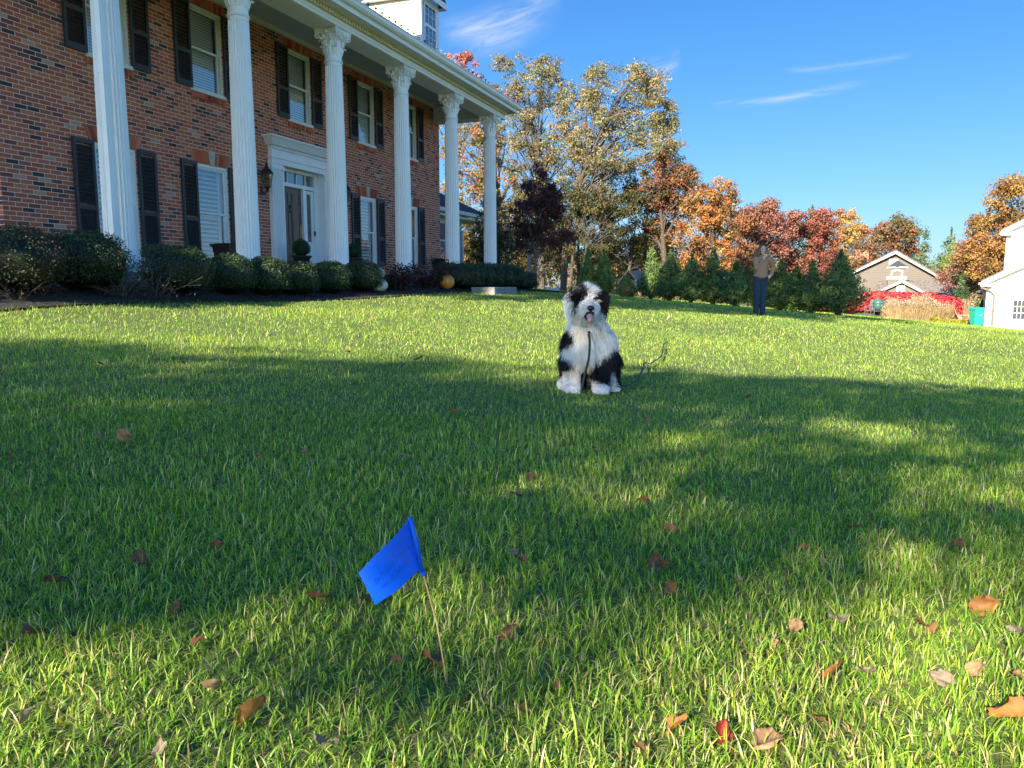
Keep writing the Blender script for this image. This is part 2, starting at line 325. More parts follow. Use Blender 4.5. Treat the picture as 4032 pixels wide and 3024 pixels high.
# ---------------------------------------------------------------- grass
def make_grass():
    rg = np.random.default_rng(11); VV = []; FF = []; CC = []; off = 0
    def lobes(x, y, s, k):
        return np.sin(x * s + k) * np.cos(y * s * 1.13 - k * 2) + .6 * np.sin(x * s * 2.3 - y * s * 1.7 + k) + .4 * np.cos(x * s * 4.1 + y * s * 3.3)
    bands = [(0.75, 1.6, 18500, .039, .003, 3), (1.6, 2.6, 17500, .038, .003, 3), (2.6, 4.2, 10500, .037, .0038, 2), (4.2, 7, 5200, .036, .005, 1), (7, 12, 2100, .038, .007, 1), (12, 20, 750, .042, .012, 1), (20, 34, 230, .046, .022, 1), (34, 52, 60, .06, .05, 1)]
    for (a, b, dens, L, w, seg) in bands:
        wmax = .72 * b + 1.1; area = (b - a) * 2 * wmax; n = int(area * dens)
        x = rg.uniform(-wmax, wmax, n); y = rg.uniform(a, b, n); k = np.abs(x) < .72 * y + 1.1; x, y = x[k], y[k]
        perp = -(x * .93850 - y * .34527)            # distance in front of the brick house
        k = (perp < 7.1 + .12 * np.sin(y * .8)) | (y > 30); x, y = x[k], y[k]; n = len(x)
        # tufts: pull roots together a little
        if y.max() < 8:
            g = .045; x = x + (np.round(x / g) * g - x) * .45 * rg.random(n); y = y + (np.round(y / g) * g - y) * .45 * rg.random(n)
        z = ground(x, y) - .004
        patch = lobes(x, y, 1.1, 1.7) / 2; patch2 = lobes(x, y, 4.3, .3) / 2
        ln = L * rg.uniform(.55, 1.35, n) * (1 + .18 * patch + .16 * patch2); tall = rg.random(n) < .05; ln[tall] *= 1.6; ln[rg.random(n) < .3] *= .6
        th = rg.uniform(0, 6.283, n); lean = np.abs(rg.normal(0, .75, n)) + .15; lean[rg.random(n) < .34] += .75; lean = np.minimum(lean, 1.54)
        hx, hy = np.cos(th), np.sin(th)
        wd = w * rg.uniform(.45, 1.5, n); ft = th + math.pi / 2 + rg.normal(0, .6, n); px, py = np.cos(ft) * wd / 2, np.sin(ft) * wd / 2
        dry = rg.random(n) < np.clip(.09 + .1 * patch2 + .06 * patch + .08 * np.clip(2.0 - y, 0, 1), .02, .4) * (1.0 if a < 3 else .5)
        green = np.array([(.13, .26, .02), (.19, .34, .03), (.27, .41, .045), (.1, .21, .022), (.38, .47, .075)])[rg.integers(0, 5, n)]
        green = green * (1 + .22 * patch[:, None] * np.array([[1.0, .6, .3]])) * rg.uniform(.75, 1.25, (n, 1)) * (1.0 if a < 4 else 1.15)
        dc = np.array([(.5, .42, .2), (.42, .34, .18), (.6, .53, .28), (.3, .2, .1)])[rg.integers(0, 4, n)]; col = np.where(dry[:, None], dc, green) * (1.35 if a < 4 else 1.25)
        rows = []; cols = []
        for j in range(seg + 1):
            t = j / seg if seg > 1 else j; bend = lean * (t ** .8); hor = ln * t * np.sin(bend * .8); ver = ln * t * np.cos(bend * .85)
            ww = 1 - .55 * t if j < seg else 0
            cx, cy, cz = x + hx * hor, y + hy * hor, z + ver
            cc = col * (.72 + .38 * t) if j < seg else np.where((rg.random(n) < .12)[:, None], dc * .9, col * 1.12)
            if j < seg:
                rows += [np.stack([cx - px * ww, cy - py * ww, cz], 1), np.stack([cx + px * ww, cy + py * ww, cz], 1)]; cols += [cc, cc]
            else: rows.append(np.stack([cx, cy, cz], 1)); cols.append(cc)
        m = len(rows); V = np.stack(rows, 1).reshape(-1, 3); Cc = np.stack(cols, 1).reshape(-1, 3); base = off + np.arange(n) * m
        for j in range(seg - 1): FF.append(('q', np.stack([base + 2 * j, base + 2 * j + 1, base + 2 * j + 3, base + 2 * j + 2], 1)))
        FF.append(('t', np.stack([base + 2 * seg - 2, base + 2 * seg - 1, base + 2 * seg], 1)))
        VV.append(V); CC.append(Cc); off += len(V)
    F = [np.concatenate([f for k, f in FF if k == 'q']), np.concatenate([f for k, f in FF if k == 't'])]
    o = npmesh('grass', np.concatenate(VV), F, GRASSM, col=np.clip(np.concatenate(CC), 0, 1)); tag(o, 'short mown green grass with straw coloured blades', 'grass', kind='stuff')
    print('grass verts', off)
make_grass()

# ---------------------------------------------------------------- the brick house, in (s, d, z): s along the front, d away from the lawn
AL = R(90) - math.atan(1124 / math.hypot(3030, 392))
UX, UY = math.cos(AL), math.sin(AL)
HO = (15.0, 10.8, .6)
def hw(s, d, z): return Vector((s * UX - d * UY, s * UY + d * UX, z))
house = empty('brick_house', hw(*HO), 'two storey red brick house with a white columned porch and charcoal shutters', 'house', rz=AL)
def H(): return MB(HO)
FW, DW = 10.8, .09
wins1 = [(10.14, .43), (12.43, .43), (18.26, .43), (20.7, .43)]
wins2 = [(10.14, .43), (12.43, .43), (15.38, .43), (18.26, .43), (20.7, .43)]
ZA, ZB, ZC, ZD = 1.2, 3.04, 4.4, 5.93
holes = [(c - h, c + h, ZA, ZB) for c, h in wins1] + [(c - h, c + h, ZC, ZD) for c, h in wins2] + [(14.4, 16.35, .9, 3.5)]
def holed_wall(m, s0, s1, z0, z1, holes, d, depth):
    ss = sorted({s0, s1, *[h[0] for h in holes], *[h[1] for h in holes]}); zz = sorted({z0, z1, *[h[2] for h in holes], *[h[3] for h in holes]})
    for i in range(len(ss) - 1):
        for j in range(len(zz) - 1):
            a, b, c, e = ss[i], ss[i + 1], zz[j], zz[j + 1]; mx_, mz_ = (a + b) / 2, (c + e) / 2
            if any(h[0] < mx_ < h[1] and h[2] < mz_ < h[3] for h in holes): continue
            m.add([(a, d, c), (b, d, c), (b, d, e), (a, d, e)], [(0, 1, 2, 3)])
    for (a, b, c, e) in holes:
        m.add([(a, d, c), (b, d, c), (b, d, e), (a, d, e), (a, d + depth, c), (b, d + depth, c), (b, d + depth, e), (a, d + depth, e)], [(0, 4, 5, 1), (1, 5, 6, 2), (2, 6, 7, 3), (3, 7, 4, 0)])
m = H(); holed_wall(m, 8.1, 22.7, .3, 6.5, holes, FW, .14); m.build('front_wall', BRICK, house)
H().add([(8.1, FW, .3), (8.1, 20, .3), (8.1, 20, 8.0), (8.1, FW, 6.5)], [(0, 1, 2, 3)]).build('side_wall', BRICKS, house)
H().add([(22.7, FW, .3), (22.7, 20, .3), (22.7, 20, 6.5), (22.7, FW, 6.5)], [(3, 2, 1, 0)]).build('side_wall', BRICKS, house)
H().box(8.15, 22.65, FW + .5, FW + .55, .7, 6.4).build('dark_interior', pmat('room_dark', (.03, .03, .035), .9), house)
# roof
pitch = .62; rz0 = 6.15
m = H(); e0, e1 = 7.3, 23.1; dr = 16.0; zr = rz0 + (dr - 8.2) * pitch
m.hexa([(e0, 8.2, rz0 - .04), (e1, 8.2, rz0 - .04), (e1, dr, zr - .04), (e0, dr, zr - .04), (e0, 8.2, rz0 + .03), (e1, 8.2, rz0 + .03), (e1, dr, zr + .03), (e0, dr, zr + .03)])
m.hexa([(e0, dr, zr - .04), (e1, dr, zr - .04), (e1, 23.5, rz0 - .04), (e0, 23.5, rz0 - .04), (e0, dr, zr + .03), (e1, dr, zr + .03), (e1, 23.5, rz0 + .03), (e0, 23.5, rz0 + .03)])
m.build('roof', SLATE, house)
for a_ in (22.55, 8.12): H().prism([(10.9, 6.3), (20, 6.3), (16, zr - .1), (12, 8.4)], 0, a_, a_ + .13).build('gable_wall', BRICKS, house)
# entablature
m = H()
m.box(7.6, 22.72, 8.62, 9.12, 5.72, 6.2)                      # beam
m.box(7.57, 22.76, 8.585, 8.618, 5.725, 5.775); m.box(7.58, 22.74, 8.6, 8.617, 5.79, 5.86)
m.box(22.3, 22.715, 9.125, FW, 5.725, 6.19); m.box(7.6, 8.0, 9.125, FW, 5.725, 6.19)    # return beams
m.build('porch_beam', WHITE, house)
H().box(7.65, 22.68, 9.13, 10.79, 6.22, 6.27).build('porch_ceiling', CEIL, house)
m = H(); m.box(8.0, 22.29, 10.7, 10.795, 6.13, 6.215); m.box(8.0, 22.29, 9.125, 9.17, 6.15, 6.215); m.box(8.0, 22.29, 9.125, 9.15, 5.726, 5.76); m.build('ceiling_moulding', TRIMC, house)
m = H(); k = 7.62
while k < 22.75:
    m.box(k, k + .052, 8.54, 8.6, 5.875, 5.945); k += .098
k = 8.65
while k < 10.7: m.box(22.74, 22.79, k, k + .052, 5.875, 5.945); k += .098
m.build('dentils', TRIMC, house).data
m = H(); m.box(7.5, 22.95, 8.33, 8.62, 5.955, 5.975); m.box(7.55, 22.83, 8.5, 8.6, 5.95, 5.954); m.box(22.75, 22.95, 8.63, FW + .3, 5.955, 5.975); m.build('soffit', TRIMC, house)
m = H(); m.box(7.45, 23.0, 8.27, 8.325, 5.935, 6.06); m.box(22.955, 23.0, 8.33, 12, 5.935, 6.06); m.build('fascia', WHITE, house)
m = H(); m.prism([(8.265, 6.02), (8.2, 6.03), (8.165, 6.07), (8.155, 6.13), (8.14, 6.135), (8.14, 6.155), (8.165, 6.155), (8.175, 6.08), (8.265, 6.05)], 0, 7.4, 23.1); m.build('gutter', WHITE, house)
# porch floor and foundation
m = H(); m.box(7.75, 22.8, 8.5, 10.79, .78, .9); m.build('porch_floor', CONC, house)
m = H(); m.box(7.85, 22.7, 8.6, 10.7, .2, .779); m.build('porch_foundation', STONE, house)

# columns -----------------------------------------------------------
def column_mesh():
    m = MB(); z0, z1 = .9, 5.25
    m.box(-.27, .27, -.27, .27, .903, .985)
    m.lathe((0, 0, 0), [(.2, .985), (.262, .99), (.275, 1.02), (.262, 1.05), (.235, 1.055), (.225, 1.075), (.24, 1.09), (.24, 1.11), (.205, 1.12), (.198, 1.14)], 32)
    def fl(r, z, k, a):
        if z < 1.16 or z > 5.04: return r
        return r * (1.0, .93, .9, .93)[k % 4]
    prof = [(.198, 1.141), (.198, 1.159), (.198, 1.161)]
    for i in range(1, 9):
        t = i / 8; prof.append((.198 - .03 * t ** 1.6, 1.16 + (5.039 - 1.16) * t))
    prof += [(.168, 5.041), (.168, 5.1), (.182, 5.105), (.19, 5.12), (.182, 5.135), (.17, 5.14), (.165, 5.2), (.165, 5.25)]
    m.lathe((0, 0, 0), prof, 96, fl)
    return m
def capital_mesh():
    m = MB(); m.lathe((0, 0, 0), [(.16, 5.235), (.17, 5.26), (.165, 5.35), (.175, 5.48), (.21, 5.58), (.25, 5.63)], 24)
    def leafc(a, r0, z0, h, out, wid):
        pts = [(r0, z0), (r0 + .02, z0 + h * .45), (r0 + .035, z0 + h * .8), (r0 + out * .7, z0 + h), (r0 + out, z0 + h * .96), (r0 + out * 1.03, z0 + h * .84)]; ws = [wid * .9, wid, wid * .95, wid * .8, wid * .6, wid * .3]
        vs = []; ca, sa = math.cos(a), math.sin(a)
        for (r, z), w in zip(pts, ws):
            for u, dr_ in ((-1, -.012), (-.45, .008), (0, -.006), (.45, .008), (1, -.012)):
                rr = r + dr_; vs.append((ca * rr - sa * u * w, sa * rr + ca * u * w, z))
            for u in (1, 0, -1):
                rr = r - .025; vs.append((ca * rr - sa * u * w * .9, sa * rr + ca * u * w * .9, z - .01))
        n = len(pts); fs = [(i * 8 + k, i * 8 + (k + 1) % 8, (i + 1) * 8 + (k + 1) % 8, (i + 1) * 8 + k) for i in range(n - 1) for k in range(8)]
        fs += [tuple(range(7, -1, -1)), tuple((n - 1) * 8 + k for k in range(8))]; m.add(vs, fs)
    for k in range(8): leafc(k * math.pi / 4, .17, 5.25, .15, .08, .058)
    for k in range(8): leafc((k + .5) * math.pi / 4, .172, 5.28, .27, .11, .052)
    for k in range(4):      # corner volutes under the abacus
        a = (k + .5) * math.pi / 2; ca, sa = math.cos(a), math.sin(a)
        path = [(.2, 5.45), (.235, 5.53), (.28, 5.6)]; c = (.305, 5.585)
        for i in range(14):
            t = i / 13; ang = R(110) - t * R(520); rr = .05 * (1 - .8 * t); path.append((c[0] + rr * math.cos(ang), c[1] + rr * math.sin(ang)))
        m.tube([(ca * r, sa * r, z) for r, z in path], [.022] * 3 + [.02 - .012 * i / 13 for i in range(14)], 6)
        for sgn in (-.35, .35):
            a2 = a + sgn * 1.25; c2, s2 = math.cos(a2), math.sin(a2)
            path = [(.2, 5.5), (.22, 5.56)] + [(.235 + .03 * (1 - .7 * i / 8) * math.cos(R(100) - i * R(50)), 5.575 + .03 * (1 - .7 * i / 8) * math.sin(R(100) - i * R(50))) for i in range(9)]
            m.tube([(c2 * r, s2 * r, z) for r, z in path], .012, 5)
    pts = []                # concave abacus
    for k in range(4):
        a0 = (k + .5) * math.pi / 2; a1 = a0 + math.pi / 2
        p0 = Vector((math.cos(a0), math.sin(a0))) * .37; p1 = Vector((math.cos(a1), math.sin(a1))) * .37; tdir = (p1 - p0).normalized() * .03
        for i in range(9):
            t = i / 8; p = (p0 + tdir) * (1 - t) + (p1 - tdir) * t; mid = (p0 + p1).normalized(); p = p - mid * .06 * math.sin(math.pi * t); pts.append((p.x, p.y))
    m.prism(pts, 2, 5.63, 5.67); m.prism([(x * 1.04, y * 1.04) for x, y in pts], 2, 5.672, 5.717)
    for k in range(4):
        a = k * math.pi / 2; m.lathe((math.cos(a) * .235, math.sin(a) * .235, 5.62), [(.01, -.02), (.035, 0), (.04, .03), (.02, .055)], 8)
    return m
COLS = [8.3, 10.98, 13.78, 16.58, 19.37, 22.13]
c0 = column_mesh().build('column', WHITE, house, smooth=False, loc=(COLS[0] - 15, 8.85 - 10.8, -.6)); cap0 = capital_mesh().build('capital', WHITE, c0)
c0.data.polygons.foreach_set('use_smooth', [False] * len(c0.data.polygons))
for s_ in COLS[1:]:
    c = c0.copy(); C.objects.link(c); c.location = (s_ - 15, 8.85 - 10.8, -.6); k_ = cap0.copy(); C.objects.link(k_); k_.parent = c
# downspout in front of the first column
m = H()
def rect_path(m, pts, w, h):
    vs = []
    for (s_, d_, z_), tilt in pts:
        vs += [(s_ - w / 2, d_ - h / 2 * math.cos(tilt), z_ - h / 2 * math.sin(tilt)), (s_ + w / 2, d_ - h / 2 * math.cos(tilt), z_ - h / 2 * math.sin(tilt)), (s_ + w / 2, d_ + h / 2 * math.cos(tilt), z_ + h / 2 * math.sin(tilt)), (s_ - w / 2, d_ + h / 2 * math.cos(tilt), z_ + h / 2 * math.sin(tilt))]
    n = len(pts); m.add(vs, [(i * 4 + k, i * 4 + (k + 1) % 4, i * 4 + 4 + (k + 1) % 4, i * 4 + 4 + k) for i in range(n - 1) for k in range(4)] + [(3, 2, 1, 0), tuple((n - 1) * 4 + k for k in range(4))])
X0, X1, Y0_, Y1_ = 7.85, 7.95, 8.47, 8.55
m.box(X0, X1, Y0_, Y1_, 1.2, 5.5); m.box(X0 - .008, X1 + .008, Y0_ - .008, Y1_ + .008, 3.45, 3.51); m.box(X0 + .03, X1 - .03, Y0_ - .006, Y0_ - .001, 1.2, 5.5)
def ring(a, b, c, d_, z): return [(a, c, z), (b, c, z), (b, d_, z), (a, d_, z)]
m.hexa(ring(X0, X1, Y0_, Y1_, 5.502) + ring(X0, X1, 8.2, 8.28, 6.03))
m.hexa([(7.94, Y0_, 1.0), (8.03, Y0_, .93), (8.03, Y1_, .93), (7.94, Y1_, 1.0), (X0, Y0_, 1.198), (X1, Y0_, 1.198), (X1, Y1_, 1.198), (X0, Y1_, 1.198)])
m.hexa([(8.03, Y0_, .93), (8.6, Y0_, .87), (8.6, Y1_, .87), (8.03, Y1_, .93), (7.94, Y0_, 1.05), (8.6, Y0_, .95), (8.6, Y1_, .95), (7.94, Y1_, 1.05)])
m.build('downspout', WHITE, house)

# windows and shutters ---------------------------------------------
def shutter_mesh(h, rail):
    m = MB(); w = .4; t = .04
    m.box(-w / 2, -w / 2 + .05, -t, 0, 0, h); m.box(w / 2 - .05, w / 2, -t, 0, 0, h)
    m.box(-w / 2 + .05, w / 2 - .05, -t, 0, 0, .1); m.box(-w / 2 + .05, w / 2 - .05, -t, 0, h - .07, h); m.box(-w / 2 + .05, w / 2 - .05, -t, 0, rail - .035, rail + .035)
    z = .105
    while z < h - .1:
        if abs(z + .012 - rail) > .05: m.hexa([(-w / 2 + .05, -t * .9, z), (w / 2 - .05, -t * .9, z), (w / 2 - .05, -t * .9 + .006, z), (-w / 2 + .05, -t * .9 + .006, z), (-w / 2 + .05, -.008, z + .032), (w / 2 - .05, -.008, z + .032), (w / 2 - .05, -.002, z + .032), (-w / 2 + .05, -.002, z + .032)])
        z += .034
    return m
sh1 = shutter_mesh(1.8, .72); sh2 = shutter_mesh(1.54, .62)
first = {}
def put_shutter(kind, s_, z_):
    if kind not in first: first[kind] = (sh1 if kind == 1 else sh2).build('shutter', SHUT, house); o = first[kind]
    else: o = first[kind].copy(); C.objects.link(o)
    o.location = (s_ - 15, FW - .012 - 10.8, z_ - .6)
LOUV = pmat('white_louvers', (.8, .82, .82), .5, .04); BLIND = pmat('pale_blind', (.8, .8, .7), .6, .05)
def put_window(sc_, z0, z1, kind):
    m = MB((sc_, FW, z0)); h = z1 - z0; a, b = sc_ - .43, sc_ + .43; y0, y1 = FW + .005, FW + .1
    m.box(a, a + .055, y0, y1, z0, z1); m.box(b - .055, b, y0, y1, z0, z1); m.box(a + .056, b - .056, y0, y1, z1 - .06, z1); m.box(a - .03, b + .03, FW - .045, y1 - .002, z0 - .045, z0 + .02)
    zm = (z0 + z1) / 2; i0, i1 = a + .056, b - .056
    for (p, q, dd) in ((zm - .015, z1 - .061, .035), (z0 + .021, zm + .02, .06)):    # upper sash outside, lower inside
        m.box(i0, i0 + .035, FW + dd, FW + dd + .03, p, q); m.box(i1 - .035, i1, FW + dd, FW + dd + .03, p, q)
        m.box(i0 + .036, i1 - .036, FW + dd, FW + dd + .03, p, p + .04); m.box(i0 + .036, i1 - .036, FW + dd, FW + dd + .03, q - .035, q)
    w = m.build('window', WHITE2 if kind == 2 else WHITE, house, loc=(sc_ - 15, 0, z0 - .6))
    g = MB((sc_, FW, z0)); g.box(i0 + .036, i1 - .036, FW + .05, FW + .054, zm + .026, z1 - .097); g.box(i0 + .036, i1 - .036, FW + .075, FW + .079, z0 + .062, zm - .02); g.build('pane', GLASS, w)
    l = MB((sc_, FW, z0)); z = z0 + .06; st, hh, tk = (.085, .035, .008) if kind == 1 else (.05, .044, .003)
    while z < z1 - .1:
        if kind == 1: l.hexa([(i0 + .09, FW + .15, z), (i1 - .04, FW + .15, z), (i1 - .04, FW + .15, z + .012), (i0 + .09, FW + .15, z + .012), (i0 + .09, FW + .21, z + hh), (i1 - .04, FW + .21, z + hh), (i1 - .04, FW + .21, z + hh + .012), (i0 + .09, FW + .21, z + hh + .012)])
        else: l.hexa([(i0 + .02, FW + .14, z), (i1 - .02, FW + .14, z), (i1 - .02, FW + .143, z), (i0 + .02, FW + .143, z), (i0 + .02, FW + .15, z + hh), (i1 - .02, FW + .15, z + hh), (i1 - .02, FW + .153, z + hh), (i0 + .02, FW + .153, z + hh)])
        z += st
    if kind == 1:
        l.box(i0 + .02, i0 + .085, FW + .15, FW + .19, z0, z1); l.box(i1 - .035, i1, FW + .15, FW + .19, z0, z1); l.box(i0 + .088, i1 - .038, FW + .15, FW + .19, zm - .04, zm + .03); l.box(i0 + .088, i1 - .038, FW + .15, FW + .19, z0, z0 + .06)
    l.build('plantation_shutter' if kind == 1 else 'blind', LOUV if kind == 1 else BLIND, w)
BRK1 = attrmat('single_bricks', .88, 0)
def loose_bricks(polys, name):
    m = H(); cols = []; pal = [(.52, .11, .055), (.58, .14, .065), (.46, .1, .055), (.25, .07, .05), (.5, .2, .12)]
    for p in polys:
        m.hexa(p); c = random.choice(pal); k = random.uniform(.8, 1.15); cols += [tuple(v * k for v in c)] * 8
    o = m.build(name, BRK1, house); a = o.data.attributes.new('Col', 'FLOAT_COLOR', 'POINT')
    for i, c in enumerate(cols): a.data[i].color = (*c, 1)
def jack_arch(sc_, z):
    P = []; n = 13; w = 1.0; hh = .24
    for i in range(n):
        t0, t1 = -1 + 2 * i / n, -1 + 2 * (i + 1) / n
        if i == n // 2: continue
        b0, b1 = sc_ + t0 * w / 2 + .006, sc_ + t1 * w / 2 - .004; u0, u1 = sc_ + t0 * (w / 2 + .1) + .006, sc_ + t1 * (w / 2 + .1) - .004
        P.append([(b0, FW - .008, z), (b1, FW - .008, z), (b1, FW + .02, z), (b0, FW + .02, z), (u0, FW - .008, z + hh), (u1, FW - .008, z + hh), (u1, FW + .02, z + hh), (u0, FW + .02, z + hh)])
    loose_bricks(P, 'brick_arch')
    m = H(); m.hexa([(sc_ - .05, FW - .03, z - .01), (sc_ + .05, FW - .03, z - .01), (sc_ + .05, FW + .02, z - .01), (sc_ - .05, FW + .02, z - .01), (sc_ - .085, FW - .03, z + .27), (sc_ + .085, FW - .03, z + .27), (sc_ + .085, FW + .02, z + .27), (sc_ - .085, FW + .02, z + .27)]); m.build('keystone', STONE, house)
for c_, h_ in wins1:
    put_window(c_, ZA, ZB, 1); put_shutter(1, c_ - .64, 1.26); put_shutter(1, c_ + .65, 1.26); jack_arch(c_, ZB + .005)
for c_, h_ in wins2:
    put_window(c_, ZC, ZD, 2); put_shutter(2, c_ - .64, 4.4); put_shutter(2, c_ + .65, 4.4)
    P = []
    for i in range(13):
        a = c_ - .47 + i * .0725; P.append([(a, FW - .03, ZC - .15), (a + .062, FW - .03, ZC - .15), (a + .062, FW + .05, ZC - .15), (a, FW + .05, ZC - .15), (a, FW - .035, ZC - .05), (a + .062, FW - .035, ZC - .05), (a + .062, FW + .05, ZC - .05), (a, FW + .05, ZC - .05)])
    loose_bricks(P, 'brick_sill')
    P = []
    for i in range(15):
        a = c_ - .54 + i * .0725; P.append([(a, FW - .006, ZD + .004), (a + .062, FW - .006, ZD + .004), (a + .062, FW + .02, ZD + .004), (a, FW + .02, ZD + .004), (a, FW - .006, ZD + .2), (a + .062, FW - .006, ZD + .2), (a + .062, FW + .02, ZD + .2), (a, FW + .02, ZD + .2)])
    loose_bricks(P, 'brick_lintel')

# front door --------------------------------------------------------
m = H()
for a, b in ((14.16, 14.58), (16.14, 16.56)):
    m.box(a, b, FW - .09, FW + .14, .9, 3.34); m.box(a - .02, b + .02, FW - .11, FW - .091, .9, 1.06); m.box(a - .02, b + .02, FW - .115, FW - .091, 3.22, 3.3)
    for k in range(6): x = a + .05 + k * .056; m.box(x, x + .032, FW - .104, FW - .091, 1.1, 3.2)
m.box(14.16, 16.56, FW - .1, FW + .14, 3.342, 3.46); m.box(14.13, 16.59, FW - .12, FW - .0, 3.462, 3.49); m.box(14.17, 16.55, FW - .1, FW, 3.492, 3.65)
k = 14.18
while k < 16.52: m.box(k, k + .03, FW - .145, FW - .101, 3.652, 3.7); k += .058
m.box(14.16, 16.56, FW - .1, FW, 3.652, 3.72)
m.hexa([(14.1, FW - .16, 3.722), (16.62, FW - .16, 3.722), (16.62, FW, 3.722), (14.1, FW, 3.722), (14.0, FW - .26, 3.87), (16.72, FW - .26, 3.87), (16.72, FW, 3.87), (14.0, FW, 3.87)])
m.box(13.98, 16.74, FW - .28, FW, 3.872, 3.91)
m.build('door_surround', WHITE, house)
m = H(); D = FW + .14
m.box(14.582, 14.68, D - .02, D + .1, .9, 3.34); m.box(15.56, 15.64, D - .02, D + .1, .9, 3.02); m.box(16.02, 16.138, D - .02, D + .1, .9, 3.34)
m.box(14.69, 16.01, D - .03, D + .1, 2.95, 3.03); m.box(14.69, 16.01, D - .02, D + .1, 3.28, 3.34)
m.box(15.64, 16.02, D + .03, D + .06, .9, 1.75); m.box(15.65, 15.75, D + .02, D + .05, 1.76, 2.94); m.box(15.92, 16.01, D + .02, D + .05, 1.76, 2.94); m.box(15.76, 15.91, D + .02, D + .05, 2.86, 2.94)
for x in (15.0, 15.34, 15.68): m.box(x, x + .02, D, D + .02, 3.031, 3.279)
fr = m.build('door_frame', WHITE, house)
m = H(); m.box(14.69, 16.01, D + .025, D + .03, 3.031, 3.279); m.box(15.76, 15.91, D + .03, D + .034, 1.76, 2.86); m.build('pane', GLASS, fr)
m = H(); m.box(14.685, 15.555, D + .04, D + .085, .92, 2.948)
for (a, b) in ((14.76, 15.07), (15.17, 15.48)):
    for (c, e) in ((1.06, 1.5), (1.62, 2.42), (2.54, 2.83)):
        for q in ((a, a + .02, c, e), (b - .02, b, c, e), (a + .021, b - .021, c, c + .02), (a + .021, b - .021, e - .02, e)): m.box(q[0], q[1], D + .028, D + .039, q[2], q[3])
        m.box(a + .05, b - .05, D + .03, D + .039, c + .05, e - .05)
door = m.build('front_door', DOORP, house)
m = H(); m.tube([(15.49, D + .03, 1.9), (15.49, D - .01, 1.93), (15.49, D - .01, 2.06), (15.49, D + .03, 2.09)], .012); m.box(15.46, 15.52, D + .033, D + .039, 1.84, 2.13); m.build('handle', BRASS, door)
m = H(); m.tube([(15.12 + .05 * math.cos(a), D + .01, 2.44 + .06 * math.sin(a)) for a in np.linspace(0, 6.28, 13)], .01, 5); m.lathe((15.12, D + .02, 2.49), [(.01, 0), (.03, .01), (.02, .04), (.005, .06)], 8); m.build('knocker', BLACKM, door)
m = H(); m.lathe((15.98, D - .03, 1.96), [(.01, -.06), (.022, -.04), (.022, .04), (.01, .06)], 10); m.build('doorbell', BLACKM, house)
# lanterns
def lantern(s_, z_):
    d_ = FW - .16; m = MB((s_, d_, z_))
    m.box(s_ - .04, s_ + .04, FW - .02, FW - .001, z_ - .34, z_ - .14)
    m.tube([(s_, FW - .02, z_ - .26), (s_, FW - .1, z_ - .3), (s_, d_, z_ - .24)], .012)
    m.lathe((s_, d_, z_), [(.015, -.27), (.03, -.24), (.02, -.22), (.06, -.18), (.065, -.165)], 8)
    m.lathe((s_, d_, z_), [(.135, .1), (.14, .115), (.09, .19), (.06, .21), (.035, .26), (.015, .275), (.03, .3), (.012, .33), (.004, .37)], 8)
    for k in range(6):
        a = k * math.pi / 3; ca, sa = math.cos(a), math.sin(a); m.tube([(s_ + ca * .065, d_ + sa * .065, z_ - .17), (s_ + ca * .12, d_ + sa * .12, z_ + .105)], .008, 4)
    o = m.build('wall_lantern', BLACKM, house, loc=(s_ - 15, d_ - 10.8, z_ - .6))
    MB().lathe((0, 0, 0), [(.055, -.165), (.108, .1)], 6).build('lantern_glass', GLASSL, o)
lantern(13.9, 2.97); lantern(16.95, 2.97)

